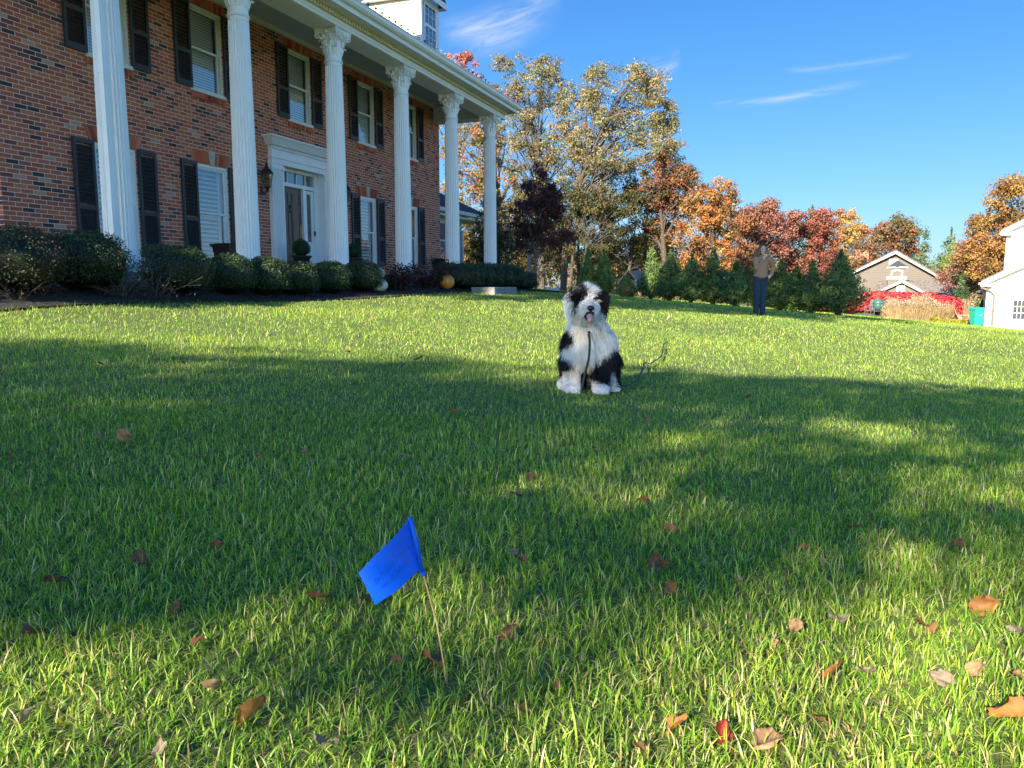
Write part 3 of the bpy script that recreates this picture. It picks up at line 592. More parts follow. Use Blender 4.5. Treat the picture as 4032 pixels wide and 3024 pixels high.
# dormers -----------------------------------------------------------
def dormer(s0):
    w = 1.05; d0 = 10.05; s1 = s0 + w; ze = 8.66; zb = 7.25; m = H()
    m.add([(s0, d0, zb - .2), (s1, d0, zb - .2), (s1, d0, ze), (s0, d0, ze)], [(0, 1, 2, 3)])
    # clapboard sides as overlapping boards
    n = 8
    for sx, sg in ((s0, -1), (s1, 1)):
        for k in range(n):
            z0 = ze - (k + 1) * .195; z1 = z0 + .205
            for (da, db) in ((d0 + .12, d0 + 4.2),):
                m.hexa([(sx, da, z0), (sx, db, z0), (sx + sg * .03, db, z0), (sx + sg * .03, da, z0), (sx, da, z1), (sx, db, z1), (sx + sg * .008, db, z1), (sx + sg * .008, da, z1)])
    o = m.build('dormer', CLAP, house)
    m = H(); m.box(s0 - .04, s0 + .1, d0 - .03, d0 - .001, zb - .1, ze); m.box(s1 - .1, s1 + .04, d0 - .03, d0 - .001, zb - .1, ze); m.box(s0 - .042, s0 - .001, d0 - .0, d0 + .12, zb - .1, ze); m.box(s1 + .001, s1 + .042, d0, d0 + .12, zb - .1, ze)
    m.box(s0 + .101, s1 - .101, d0 - .03, d0 - .001, ze - .15, ze); m.box(s0 + .101, s1 - .101, d0 - .05, d0 - .001, zb - .1, zb + .08)
    m.build('corner_board', WHITE, o)
    m = H(); a, b = s0 + .14, s1 - .14; z0, z1 = zb + .1, ze - .17; zm = (z0 + z1) / 2
    for (p, q) in ((z0, zm), (zm + .002, z1)):
        m.box(a, a + .05, d0 - .045, d0 - .031, p, q); m.box(b - .05, b, d0 - .045, d0 - .031, p, q); m.box(a + .051, b - .051, d0 - .045, d0 - .031, p, p + .045); m.box(a + .051, b - .051, d0 - .045, d0 - .031, q - .04, q)
        for x in (a + .26, b - .28): m.box(x, x + .018, d0 - .04, d0 - .031, p + .046, q - .041)
        m.box(a + .051, b - .051, d0 - .04, d0 - .032, (p + q) / 2 - .009, (p + q) / 2 + .009)
    m.build('window_frame', WHITE, o)
    H().box(a + .05, b - .05, d0 - .028, d0 - .024, z0, z1).build('pane', GLASS, o)
    H().box(a + .05, b - .05, d0 - .012, d0 - .006, z0, z1).build('dark_backing', pmat('dark_room', (.05, .07, .1), .8), o)  # flat dark sheet standing for the dark room behind the pane
    m = H(); zt = ze + .5; c = (s0 + s1) / 2
    m.prism([(s0 - .2, ze - .06), (c, zt), (s1 + .2, ze - .06), (s1 + .2, ze + .06), (c, zt + .14), (s0 - .2, ze + .06)], 1, d0 - .22, d0 + 4.5); m.build('dormer_roof', SLATE, o)
    m = H(); m.box(s0 - .2, s0 - .045, d0 - .2, d0 + 4.2, ze - .09, ze - .062); m.box(s1 + .045, s1 + .2, d0 - .2, d0 + 4.2, ze - .09, ze - .062); m.prism([(s0, ze), (s1, ze), (c, zt - .03)], 1, d0 - .04, d0 - .005); m.box(s0 - .21, s1 + .21, d0 - .235, d0 - .222, ze - .1, ze + .07)
    m.build('dormer_trim', WHITE, o)
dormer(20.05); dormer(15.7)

# lower side wing ---------------------------------------------------
m = H(); wd = 12.0; m.box(22.75, 27.1, wd, wd + 6, .3, 3.12); m.build('wing_wall', pmat('wing_siding', (.45, .5, .52), .6, .05), house)
m = H(); m.box(22.75, 28.55, wd - .5, wd - .42, 3.22, 3.34); m.box(22.75, 28.5, wd - .4, wd + 6, 3.13, 3.2); m.prism([(wd - .6, 3.24), (wd - .505, 3.22), (wd - .505, 3.36), (wd - .62, 3.36)], 0, 22.75, 28.6); m.build('wing_gutter', WHITE, house)
m = H(); m.add([(22.72, wd - .6, 3.38), (28.6, wd - .6, 3.38), (28.6, wd + 6.4, 3.38), (22.72, wd + 6.4, 3.38), (25.4, wd + 2.9, 5.3), (22.72, wd + 2.9, 5.3)], [(0, 1, 4, 5), (1, 2, 4), (2, 3, 5, 4), (0, 3, 2, 1), (0, 5, 3)]); m.build('wing_roof', SLATE, house)
m = H(); m.box(24.9, 24.98, wd - .03, wd - .002, 1.65, 3.0); m.box(25.62, 25.72, wd - .03, wd - .002, 1.6, 3.0); m.box(24.98, 25.62, wd - .03, wd - .002, 2.28, 2.34); m.box(24.98, 25.62, wd - .03, wd - .002, 2.92, 3.0); m.box(24.9, 25.72, wd - .05, wd - .031, 1.58, 1.66)
wf = m.build('window', WHITE, house); H().box(24.98, 25.62, wd - .02, wd - .015, 1.66, 2.92).build('pane', GLASS, wf)
m = H(); m.tube([(28.4, wd - .56, 3.24), (28.1, wd - .5, 3.05), (27.3, wd - .12, 2.85), (27.05, wd - .07, 2.75), (27.05, wd - .07, .5)], .045, 6); m.build('wing_downspout', WHITE, house)

# bulbs along the gutter -------------------------------------------
gl = empty('string_lights', hw(18, 8.15, 6.15), 'string of small colored bulbs clipped along the porch gutter edge', 'string lights', rz=AL)
MB().tube([(x, 0, .012) for x in np.linspace(-5.2, 5.05, 30)], .004, 4).build('wire', BLACKM, gl)
bm = MB(); bm.lathe((0, 0, 0), [(.008, .005), (.01, .03), (.006, .045), (.03, .052), (.036, .062), (.028, .072), (.006, .078)], 8)
bcols = [pmat('bulb_' + n, c, .3, .1) for n, c in (('amber', (.5, .38, .15)), ('clear', (.6, .55, .42)), ('blue', (.04, .08, .4)), ('red', (.6, .12, .06)), ('green', (.1, .3, .2)))]
bms = []
for b in bcols:
    o = bm.build('bulb', b, gl); bms.append(o)
k = 0; x = -5.1
while x < 5.0:
    col = random.choice([0, 0, 1, 1, 2, 4]) if x < 1.3 else random.choice([2, 3, 2, 4, 3])
    o = bms[k] if k < 5 else bms[col].copy()
    if k >= 5: C.objects.link(o)
    o.location = (x, random.uniform(-.01, .01), .01); o.rotation_euler = (random.uniform(-.25, .25), random.uniform(-.3, .3), 0); x += .275; k += 1

# mulch bed, step ---------------------------------------------------
def bedpts():
    V = []; F = []; ss = np.arange(2, 30, .25)
    for i, s_ in enumerate(ss):
        d0 = 7.06 + .12 * math.sin(s_ * .9)
        for j, d_ in enumerate(np.linspace(d0, 8.6, 5)):
            p = hw(s_, d_, 0); V.append((p.x, p.y, gz(p.x, p.y) + .02 + .02 * (j > 0)))
    n = 5; i = np.arange(len(ss) - 1)[:, None] * n + np.arange(n - 1)[None]; F = np.stack([i, i + n, i + n + 1, i + 1], -1).reshape(-1, 4); return V, F
V, F = bedpts(); tag(npmesh('mulch_bed', V, F, MULCH), 'dark mulch bed along the porch foundation', None, None, 'structure')
rg = np.random.default_rng(4); n = 5200; s_ = rg.uniform(6, 26, n); d_ = rg.uniform(7.1, 8.4, n); X = s_ * UX - d_ * UY; Y = s_ * UY + d_ * UX
v, f, c = leaf_quads(np.stack([X, Y, ground(X, Y) + .05], 1), rg.normal(0, .5, (n, 3)) + [0, 0, 1], rg.uniform(.03, .09, n), rg.uniform(.01, .03, n), pal_pick([(.02, .016, .014), (.035, .026, .02), (.05, .035, .026)], n, rg), rg)
tag(npmesh('mulch', v, f, ATTR, col=c), 'dark shredded bark mulch scattered in the bed', 'mulch', kind='stuff')
st = hw(17.4, 6.9, 0)
m = MB(); m.box(-.75, .75, -.35, .25, -.25, .12); o = m.build('stone_step', CONC, None, bevel=.015, loc=(st.x, st.y, gz(st.x, st.y) + .02)); o.rotation_euler = (0, 0, AL); tag(o, 'grey concrete step slab set at the lawn edge between two dark red shrubs', 'step')

# ---------------------------------------------------------------- plants
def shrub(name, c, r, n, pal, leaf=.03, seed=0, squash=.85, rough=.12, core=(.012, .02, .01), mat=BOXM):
    rg = np.random.default_rng(100 + seed); d = rg.normal(0, 1, (n, 3)); d /= np.linalg.norm(d, axis=1, keepdims=True)
    d[:, 2] = np.where(d[:, 2] < -.55, -d[:, 2], d[:, 2])
    ph = rg.uniform(0, 6.28, 6)
    def bump(d): return 1 + rough * (np.sin(d[:, 0] * 5 + ph[0]) * np.cos(d[:, 1] * 4 + ph[1]) * .6 + np.sin(d[:, 2] * 7 + ph[2] + d[:, 0] * 3) * .4 + .45 * np.sin(d[:, 0] * 13 + ph[3]) * np.sin(d[:, 1] * 12 + ph[4]) * np.cos(d[:, 2] * 11 + ph[5]))
    r = np.array(r); rad = bump(d) * rg.uniform(.84, 1.03, n) ** 1; sp = np.sign(d) * np.abs(d) ** squash
    P = sp * r * rad[:, None]; P[:, 2] = np.maximum(P[:, 2], -r[2] * .98)
    col = pal_pick(pal, n, rg, .3)
    v, f, cc = leaf_quads(P, d + rg.normal(0, .55, (n, 3)), leaf * rg.uniform(.7, 1.35, n), leaf * .55 * rg.uniform(.7, 1.3, n), col, rg)
    u, w = 20, 12; th = np.linspace(0, 2 * np.pi, u, endpoint=False); ph_ = np.linspace(-.5 * np.pi + .05, .5 * np.pi - .05, w)
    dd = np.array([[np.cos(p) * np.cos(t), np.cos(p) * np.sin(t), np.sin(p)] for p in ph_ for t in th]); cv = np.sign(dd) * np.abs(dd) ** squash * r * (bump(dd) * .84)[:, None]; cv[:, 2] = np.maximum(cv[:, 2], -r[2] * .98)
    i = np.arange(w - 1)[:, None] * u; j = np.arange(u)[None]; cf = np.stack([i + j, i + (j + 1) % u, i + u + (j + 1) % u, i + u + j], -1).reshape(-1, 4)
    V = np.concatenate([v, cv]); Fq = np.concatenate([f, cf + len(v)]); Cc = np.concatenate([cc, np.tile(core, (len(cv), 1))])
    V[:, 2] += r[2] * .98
    return npmesh(name, V, Fq, mat, col=Cc, loc=c)
BOXP = [(.03, .06, .022), (.04, .075, .026), (.022, .048, .02), (.055, .085, .03)]
def on_d(qx, d):   # ground point on the line d in front of the house, seen at image column qx
    a = pixdir(qx * 1.8228, 1130); k = d / (-(a.x * UY - a.y * UX)); return Vector((a.x * k, a.y * k, gz(a.x * k, a.y * k)))
row = [(28, 7.6, .62, .6, 'partly brown boxwood at the far left edge with dead patches', 1), (187, 7.65, .5, .6, 'large loose boxwood just left of the first column base', 0), (383, 7.55, .48, .56, 'large boxwood right of the downspout, bare twigs against it', 0),
       (497, 7.6, .38, .5, 'boxwood below the second column, next to the big twiggy one', 0), (577, 7.55, .38, .5, 'fifth boxwood from the left, in front of the brick between column and door', 0), (642, 7.6, .37, .47, 'boxwood straight below the topiary urn at the front door', 0),
       (715, 7.6, .37, .48, 'boxwood in front of the third column base', 0), (783, 7.6, .4, .5, 'boxwood with a rusty spot beside the stacked white pumpkins', 0)]
for i, (qx, d, r, h, lab, br) in enumerate(row):
    p = on_d(qx, d); pal = BOXP + ([(.05, .03, .02), (.04, .024, .016)] * 2 if br else []) + ([(.075, .07, .02)] if i in (1, 2) else [])
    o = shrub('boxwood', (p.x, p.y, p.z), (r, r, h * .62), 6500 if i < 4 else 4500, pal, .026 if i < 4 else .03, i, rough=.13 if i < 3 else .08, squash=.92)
    tag(o, lab, 'bush', 'boxwood bushes along the porch')
for i, (qx, r) in enumerate([(990, .5), (1028, .42), (1050, .4), (1076, .4), (1103, .4), (1128, .4)]):
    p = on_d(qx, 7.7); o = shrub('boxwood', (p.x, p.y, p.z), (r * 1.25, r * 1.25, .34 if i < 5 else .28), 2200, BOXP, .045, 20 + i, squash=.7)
    tag(o, ['clipped boxwood beside the orange pumpkin, first of the far row', 'second boxwood of the clipped far row, below the fifth column', 'third boxwood of the clipped far row past the fifth column', 'fourth clipped boxwood, in front of the last column', 'clipped boxwood just right of the last column', 'last and smallest clipped boxwood by the purple tree trunk'][i], 'bush', 'clipped boxwoods in the far row')
# dark red shrubs flanking the step
for i, (qx, d, r, h, lab) in enumerate([(852, 7.7, .62, .34, 'dark red leafed shrub between the white pumpkins and the step'), (925, 7.8, .75, .4, 'wide dark red leafed shrub behind the concrete step')]):
    p = on_d(qx, d); root = empty('red_shrub', p, lab, 'bush'); rg = np.random.default_rng(50 + i); m = MB(); tips = []
    for k in range(46):
        a = rg.uniform(0, 6.28); rr = r * math.sqrt(rg.random()); hh = h * rg.uniform(1.1, 2.1) * (1 - .35 * rr / r); tip = Vector((rr * math.cos(a), rr * math.sin(a), hh)); m.tube([(tip.x * .3, tip.y * .3, 0), (tip.x * .75, tip.y * .75, hh * .6), tip], [.007, .005, .003], 4); tips.append(tip)
    m.build('stems', BARK, root)
    n = 2600; T = np.array([list(t) for t in tips])[rg.integers(0, 46, n)]; t = rg.uniform(.25, 1.02, n)[:, None]; P = T * np.concatenate([t, t, t], 1) + rg.normal(0, .05, (n, 3))
    v, f, c = leaf_quads(P, rg.normal(0, 1, (n, 3)), .06, .028, pal_pick([(.035, .012, .012), (.06, .018, .014), (.05, .025, .02), (.02, .022, .014)], n, rg), rg); npmesh('foliage', v, f, BOXM, root, c)
# bare twiggy shrub and its small cousins
def twig_shrub(p, n, L, lab, seed, spread=1.0):
    rg = np.random.default_rng(seed); root = empty('twiggy_shrub', p, lab, 'bush', 'bare twiggy shrubs'); m = MB()
    for k in range(n):
        a = rg.uniform(0, 6.28); e = rg.uniform(.35, 1.1); l = L * rg.uniform(.5, 1.1); d = Vector((math.cos(a) * math.cos(e) * spread, math.sin(a) * math.cos(e) * spread, math.sin(e))); b = Vector((rg.uniform(-.06, .06), rg.uniform(-.06, .06), 0))
        m.tube([b, b + d * l * .5 + Vector((0, 0, .02)), b + d * l], [.004, .003, .0013], 4)
        for j in range(2):
            s0 = b + d * l * rg.uniform(.4, .8); m.tube([s0, s0 + (d + Vector(rg.normal(0, .5, 3))) * l * .3], [.003, .0015], 3)
    m.build('twigs', pmat('dry_twig', (.13, .1, .075), .9, .2), root)
    nn = n * 26; P = rg.normal(0, 1, (nn, 3)) * [L * .38, L * .3, .09] + [0, 0, .13]; P[:, 2] = np.maximum(P[:, 2], .01)
    v, f, c = leaf_quads(P, rg.normal(0, 1, (nn, 3)), .035, .016, pal_pick([(.05, .03, .025), (.035, .025, .022), (.07, .05, .035)], nn, rg), rg); npmesh('dead_leaves', v, f, BOXM, root, c)
twig_shrub(on_d(262, 7.3), 16, .5, 'low bare shrub with long pale twigs under the first column', 61)
twig_shrub(on_d(330, 7.3), 18, .42, 'dark brown bare shrub in front of the large boxwood', 62)
twig_shrub(on_d(30, 7.3), 9, .4, 'bare twigs in front of the browned boxwood at the left edge', 63)

# porch pots, urns, pumpkins ---------------------------------------
def pot(qx, d, lab, h=.62, w=.2):
    a = pixdir(qx * 1.8228, 1000); k = d / (-(a.x * UY - a.y * UX)); root = empty('planter', (a.x * k, a.y * k, .9), lab, 'planter', 'tall black planters on the porch', rz=AL)
    m = MB(); b = w * .6
    for (z0, z1, w0, w1) in ((0, h - .05, b, w), (h - .05, h, w + .02, w + .03)): m.hexa([(-w0, -w0, z0), (w0, -w0, z0), (w0, w0, z0), (-w0, w0, z0), (-w1, -w1, z1), (w1, -w1, z1), (w1, w1, z1), (-w1, w1, z1)])
    m.build('pot', BLACKM, root); MB().box(-w + .03, w - .03, -w + .03, w - .03, h + .001, h + .012).build('soil', MULCH, root)
pot(213, 10.2, 'tall black planter against the shutter left of the first column'); pot(493, 10.1, 'tall black planter beside the second column', .6); pot(952, 10.0, 'black planter beside the fifth column, in front of the brick corner', .6, .22); pot(1034, 9.6, 'wide black planter between the last two columns', .45, .28); pot(991, 10.4, 'small dark planter just right of the fifth column', .42, .14)
def urn(qx, d, lab):
    a = pixdir(qx * 1.8228, 1000); k = d / (-(a.x * UY - a.y * UX)); root = empty('topiary_urn', (a.x * k, a.y * k, .9), lab, 'urn', 'topiary urns at the door')
    MB().lathe((0, 0, 0), [(.14, 0), (.14, .05), (.07, .1), (.06, .14), (.13, .2), (.17, .3), (.175, .4), (.22, .44), (.225, .47), (.19, .475), (.17, .44)], 24).build('urn_bowl', BLACKM, root, smooth=True)
    o = shrub('topiary_ball', (0, 0, .42), (.2, .2, .2), 3400, [(.03, .085, .035), (.022, .06, .028), (.04, .11, .045)], .02, int(qx), 1.0, .03); o.parent = root
urn(651, 10.15, 'black urn with a round green topiary ball in front of the door'); urn(764, 9.85, 'black urn with topiary ball half hidden behind the third column')
PUMPW = pmat('white_pumpkin_skin', (.62, .55, .45), .5, .12, 6); PUMPO = pmat('orange_pumpkin_skin', (.62, .22, .03), .45, .15, 6)
def pumpkin(p, r, mat, lab, sq=.75):
    root = empty('pumpkin', p, lab, 'pumpkin'); m = MB(); prof = [(r * math.cos(t) if abs(t) < 1.5 else .01, r * sq * (1 + math.sin(t))) for t in np.linspace(-1.5, 1.5, 13)]
    m.lathe((0, 0, 0), prof, 48, lambda rr, z, k, a: rr * (1 - .09 * abs(math.cos(a * 5)) ** 6)); m.build('skin', mat, root, smooth=True)
    MB().tube([(0, 0, r * sq * 1.9), (.01, 0, r * sq * 2.1), (.03, .01, r * sq * 2.35)], [.025, .016, .014], 7).build('stem', BARKL, root)
p = on_d(819, 7.5); pumpkin(p + Vector((0, 0, .03)), .17, PUMPW, 'lower white pumpkin of the stack beside the boxwood'); pumpkin(p + Vector((-.03, -.02, .27)), .15, PUMPW, 'upper white pumpkin resting on another white pumpkin')
p = on_d(966, 7.4); pumpkin(p + Vector((0, 0, .06)), .17, PUMPO, 'orange pumpkin between the dark red shrub and the clipped boxwoods', .95)

# ---------------------------------------------------------------- trees
def tree(name, root, blobs, pal, n, leaf, label, cat='tree', group=None, trunk=None, bark=BARK, seed=0, cl=60, cr=.5, limbs=26, r0=.2, mat=LEAFM, up=.3, low=.22, aniso=(1, 1, .7)):
    """root: foot on the ground. blobs: (centre offset, radii, weight). trunk: list of offsets it climbs through"""
    rg = np.random.default_rng(1000 + seed); e = empty(name, root, label, cat, group)
    wts = np.array([b[2] for b in blobs], float); wts /= wts.sum(); nc = max(6, n // cl); bi = rg.choice(len(blobs), nc, p=wts)
    d = rg.normal(0, 1, (nc, 3)); d /= np.linalg.norm(d, axis=1, keepdims=True); rad = rg.uniform(.25, 1.12, nc) ** .45
    ctr = np.array([b[0] for b in blobs])[bi]; rr = np.array([b[1] for b in blobs])[bi]; K = ctr + d * rr * rad[:, None]
    per = rg.integers(int(cl * .5), int(cl * 1.5), nc); idx = np.repeat(np.arange(nc), per); nn = len(idx)
    q = rg.normal(0, 1, (nn, 3)); q /= np.linalg.norm(q, axis=1, keepdims=True); cs = cr * rg.uniform(.6, 1.3, nc)
    P = K[idx] + q * (cs[idx] * rg.random(nn) ** .5)[:, None] * aniso
    ccol = pal_pick(pal, nc, rg, .2)[idx]; col = ccol * rg.uniform(.78, 1.22, (nn, 1))
    v, f, c = leaf_quads(P, q + rg.normal(0, .6, (nn, 3)) + [0, 0, up], leaf * rg.uniform(.6, 1.3, nn), leaf * .7 * rg.uniform(.6, 1.2, nn), col, rg)
    npmesh('crown', v, f, mat, e, np.clip(c, 0, 1))
    tr = trunk or [(0, 0, 0), tuple(np.array(blobs[0][0]) * .55), tuple(blobs[0][0])]; m = MB(); pts = [Vector(p) for p in tr]
    n_ = len(pts); rads = [r0 * (1 - .78 * i / (n_ - 1)) for i in range(n_)]; m.tube(pts, rads, 8)
    def onpath(t):
        x = t * (n_ - 1); i = min(int(x), n_ - 2); return pts[i].lerp(pts[i + 1], x - i), rads[i] * (1 - (x - i)) + rads[i + 1] * (x - i)
    for k in rg.choice(nc, min(limbs, nc), replace=False):
        tip = Vector(K[k]); t = np.clip((tip.z / max(.1, pts[-1].z)) * .62 + rg.uniform(-.08, .08), low, .97); b, rb = onpath(t)
        mid = b.lerp(tip, .5) + Vector((0, 0, (tip - b).length * .08)) + Vector(rg.normal(0, .06, 3)) * (tip - b).length
        m.tube([b, mid, tip], [rb * .5, rb * .3, rb * .1], 5)
    m.build('trunk', bark, e); return e

def T(name, qfoot, t, blobsq, pal, n, leaf, label, trunkq=None, **k):
    """place a tree by where it stands (column qfoot, distance t) and by where its masses rise: blobsq (qx, qy, rx, ry, w)"""
    a = at(qfoot, 700, t); foot = Vector((a.x, t, gz(a.x, t))); px = t / 1672.; bl = []
    for i, (qx, qy, rx, ry, w) in enumerate(blobsq):
        p = at(qx, qy, t) - foot; p.y += ((i * 37) % 5 - 2) * .25 * rx * px; bl.append((tuple(p), (rx * px, max(rx, ry) * px * .9, ry * px), w))
    rs = random.Random(qfoot + int(t)); 
    for c_, r_, w_ in list(bl):
        for _ in range(3):
            a_ = rs.uniform(-.5, 3.6); f_ = rs.uniform(.22, .42); k_ = rs.uniform(.85, 1.12); bl.append(((c_[0] + r_[0] * math.cos(a_) * k_, c_[1] + rs.uniform(-.5, .5) * r_[1], c_[2] + r_[2] * math.sin(a_) * k_), tuple(v * f_ for v in r_), w_ * f_ * .55))
    tr = None
    if trunkq: tr = [(0, 0, 0)] + [tuple(at(qx, qy, t) - foot) for qx, qy in trunkq]
    return tree(name, foot, bl, pal, n, leaf, label, trunk=tr, **k)
OAK = [(.27, .25, .12), (.33, .29, .15), (.2, .2, .1), (.33, .26, .14), (.24, .17, .1), (.14, .15, .075), (.2, .2, .1), (.26, .24, .11)]
OLIVE = [(.07, .075, .03), (.1, .1, .04), (.05, .06, .025), (.14, .12, .045), (.16, .12, .05)]
RUST = [(.3, .12, .06), (.33, .16, .08), (.22, .1, .055), (.24, .15, .08), (.15, .12, .06)]; ORANGE = [(.44, .23, .07), (.45, .18, .06), (.4, .26, .1), (.32, .15, .06), (.2, .13, .06)]
REDM = [(.34, .15, .12), (.3, .1, .08), (.38, .18, .14), (.26, .13, .1), (.22, .15, .1)]; GOLD = [(.36, .22, .07), (.4, .26, .07), (.3, .16, .055), (.33, .18, .06), (.22, .15, .06)]; PURP = [(.11, .04, .05), (.08, .03, .04), (.14, .055, .055), (.17, .07, .055), (.06, .03, .035)]
T('oak_tree', 1216, 45, [(1330, 210, 75, 60, 1.2), (1400, 250, 55, 65, 1), (1265, 270, 50, 75, 1), (1340, 320, 110, 60, 1.4), (1290, 410, 80, 60, 1), (1410, 170, 30, 22, .2), (1440, 260, 26, 30, .3), (1240, 200, 35, 25, .3)], OAK, 34000, .125,
  'tall tan and olive oak right of the porch with spreading crown', trunkq=[(1222, 520), (1245, 400), (1300, 280), (1350, 190)], r0=.2, bark=BARK, seed=1, cr=.42, limbs=60, cl=45)
T('oak_tree', 1170, 47, [(1130, 180, 60, 45, 1), (1190, 190, 40, 45, .7), (1110, 260, 45, 60, .9), (1180, 290, 55, 60, .9), (1140, 370, 60, 60, 1), (1220, 340, 40, 70, .8)], OAK, 22000, .125,
  'tall tan oak rising behind the end of the porch roof', trunkq=[(1168, 480), (1160, 350), (1140, 190)], r0=.2, seed=2, cr=.42, limbs=60, cl=45)
T('oak_tree', 1080, 48, [(1010, 330, 55, 55, 1), (1060, 300, 40, 50, .6), (1000, 420, 45, 60, .9), (1085, 420, 50, 70, .9), (1030, 520, 60, 60, .8)], OAK[:3] + [(.35, .18, .07), (.3, .15, .07)], 17000, .14,
  'brown and tan leafed tree seen between the last two columns', r0=.22, seed=3, cr=.4, limbs=50, cl=45, trunkq=[(1090, 480), (1060, 340), (1040, 290)])
T('maple_tree', 975, 70, [(1000, 165, 38, 35, 1), (960, 230, 60, 60, 1), (1030, 205, 30, 30, .4)], [(.5, .2, .17), (.45, .16, .14), (.4, .2, .15)], 4200, .22, 'pinkish red tree top showing above the porch roof', seed=4, cr=.6)
for i, (qf, t, bl, pal, lab) in enumerate([
    (1250, 43, [(1270, 500, 70, 60, 1), (1200, 470, 50, 70, .8), (1330, 470, 60, 50, 1)], OLIVE, 'dark olive understory tree behind the dog, under the tall oak'),
    (1350, 46, [(1370, 480, 55, 75, 1), (1320, 550, 60, 45, .8), (1420, 540, 50, 50, .8)], OLIVE + [(.22, .2, .06)], 'dark green tree left of the orange maple'),
    (1130, 50, [(1120, 500, 60, 80, 1), (1180, 560, 50, 40, .8), (1060, 560, 40, 40, .5)], OLIVE, 'dark olive tree behind the purple leafed tree'),
    (1000, 46, [(985, 500, 40, 60, 1), (1010, 590, 30, 30, .5)], [(.35, .27, .1), (.3, .2, .08), (.25, .2, .08)], 'yellow brown low tree between the fifth and last column')]):
    T('understory_tree', qf, t, bl, pal, 12000, .13, lab, seed=10 + i, cr=.42, limbs=30, r0=.13, cl=50)
T('maple_tree', 1440, 44, [(1420, 400, 40, 45, 1), (1470, 410, 45, 40, 1), (1440, 480, 50, 50, 1)], RUST + [(.14, .1, .05), (.1, .09, .04), (.25, .1, .06)], 17000, .13, 'rusty red and brown tree left of the bright orange maple', seed=21, cr=.4, cl=50)
T('maple_tree', 1585, 50, [(1590, 520, 30, 45, 1), (1600, 570, 34, 35, 1)], RUST, 8000, .15, 'low rusty tree filling the gap left of the person', seed=35, cr=.5, cl=50)
T('maple_tree', 1540, 42, [(1530, 440, 45, 45, 1), (1500, 500, 50, 50, 1), (1560, 490, 32, 50, .7), (1530, 560, 55, 35, .7)], ORANGE, 18000, .13, 'bright orange maple above the row of young evergreens', seed=22, cr=.38, cl=50)
T('maple_tree', 1640, 52, [(1640, 480, 42, 38, 1), (1680, 500, 45, 45, 1), (1620, 540, 40, 45, .8)], REDM, 19000, .15, 'pinkish red maple above the standing person', seed=23, cr=.5, cl=50)
T('maple_tree', 1760, 54, [(1755, 490, 40, 32, 1), (1720, 540, 50, 45, 1), (1785, 540, 28, 45, .7), (1750, 590, 50, 40, .7)], [(.33, .09, .07), (.3, .11, .08), (.35, .14, .1), (.2, .07, .055), (.24, .15, .09)], 19000, .15, 'deep red maple right of the person', seed=24, cr=.5, cl=50)
T('birch_tree', 1835, 92, [(1830, 500, 22, 38, 1), (1850, 540, 30, 40, 1), (1815, 570, 25, 40, .8)], [(.5, .36, .12), (.45, .3, .1), (.4, .28, .12), (.42, .2, .1)], 10000, .24, 'thin yellow tree between the red maple and brick chimney', seed=25, cr=.6, cl=40)
T('maple_tree', 1925, 80, [(1925, 500, 38, 26, 1), (1900, 540, 40, 35, 1), (1955, 530, 25, 30, .6), (1880, 590, 50, 40, .8)], RUST + [(.14, .17, .06)], 13000, .24, 'rust orange tree behind the grey gable house', seed=26, cr=.8, cl=45)
T('maple_tree', 2180, 62, [(2180, 450, 60, 55, 1.2), (2130, 530, 50, 45, 1), (2210, 520, 50, 60, 1), (2115, 570, 35, 30, .6)], GOLD + [(.35, .15, .08)], 26000, .19, 'large golden brown tree behind the white garage', seed=27, cr=.7, cl=50)
T('maple_tree', 2090, 66, [(2085, 560, 28, 30, 1), (2070, 600, 35, 28, 1), (2110, 610, 35, 25, .8)], [(.32, .16, .12), (.28, .13, .11), (.35, .2, .13)], 6500, .18, 'dusty pink brown tree left of the white garage', seed=28, cr=.6, cl=40)
T('understory_tree', 1640, 60, [(1600, 590, 60, 30, 1), (1700, 600, 60, 30, 1), (1770, 600, 50, 30, 1)], [(.3, .14, .08), (.2, .14, .07), (.12, .13, .05)], 8000, .18, 'low brown thicket tree behind the row of evergreens', seed=29, cr=.6, cl=40)
# thin wood of brown and green crowns far behind everything, so the sky shows only above it
T('understory_tree', 1300, 60, [(1250, 540, 80, 50, 1), (1380, 560, 80, 50, 1), (1480, 570, 70, 40, 1)], [(.2, .16, .07), (.25, .15, .07), (.1, .1, .05)], 9000, .2, 'brownish tree deep in the wood behind the oaks', seed=30, cr=.7, cl=40)
T('understory_tree', 1040, 62, [(1000, 560, 60, 45, 1), (1090, 520, 50, 60, 1)], [(.3, .22, .09), (.25, .17, .08)], 7000, .18, 'pale brown tree far behind the last column', seed=31, cr=.7, cl=40)
rg = np.random.default_rng(77); n = 30000; X = rg.uniform(-34, 52, n); hmax = 5.2 + 1.6 * np.sin(X * .5) + 1.2 * np.sin(X * 1.3 + 1) - .05 * np.abs(X); Z = rg.random(n) ** .8 * hmax; Y = 82 + rg.normal(0, 1.5, n)
v, f, c = leaf_quads(np.stack([X, Y, ground(X, Y) + Z], 1), rg.normal(0, 1, (n, 3)), .55, .35, pal_pick([(.13, .11, .06), (.2, .13, .07), (.09, .1, .05), (.26, .17, .09), (.1, .12, .07)], n, rg, .25), rg)
tag(npmesh('far_wood', v, f, LEAFM, None, c), 'hazy brown green wood far behind the lawn', 'wood', kind='stuff')
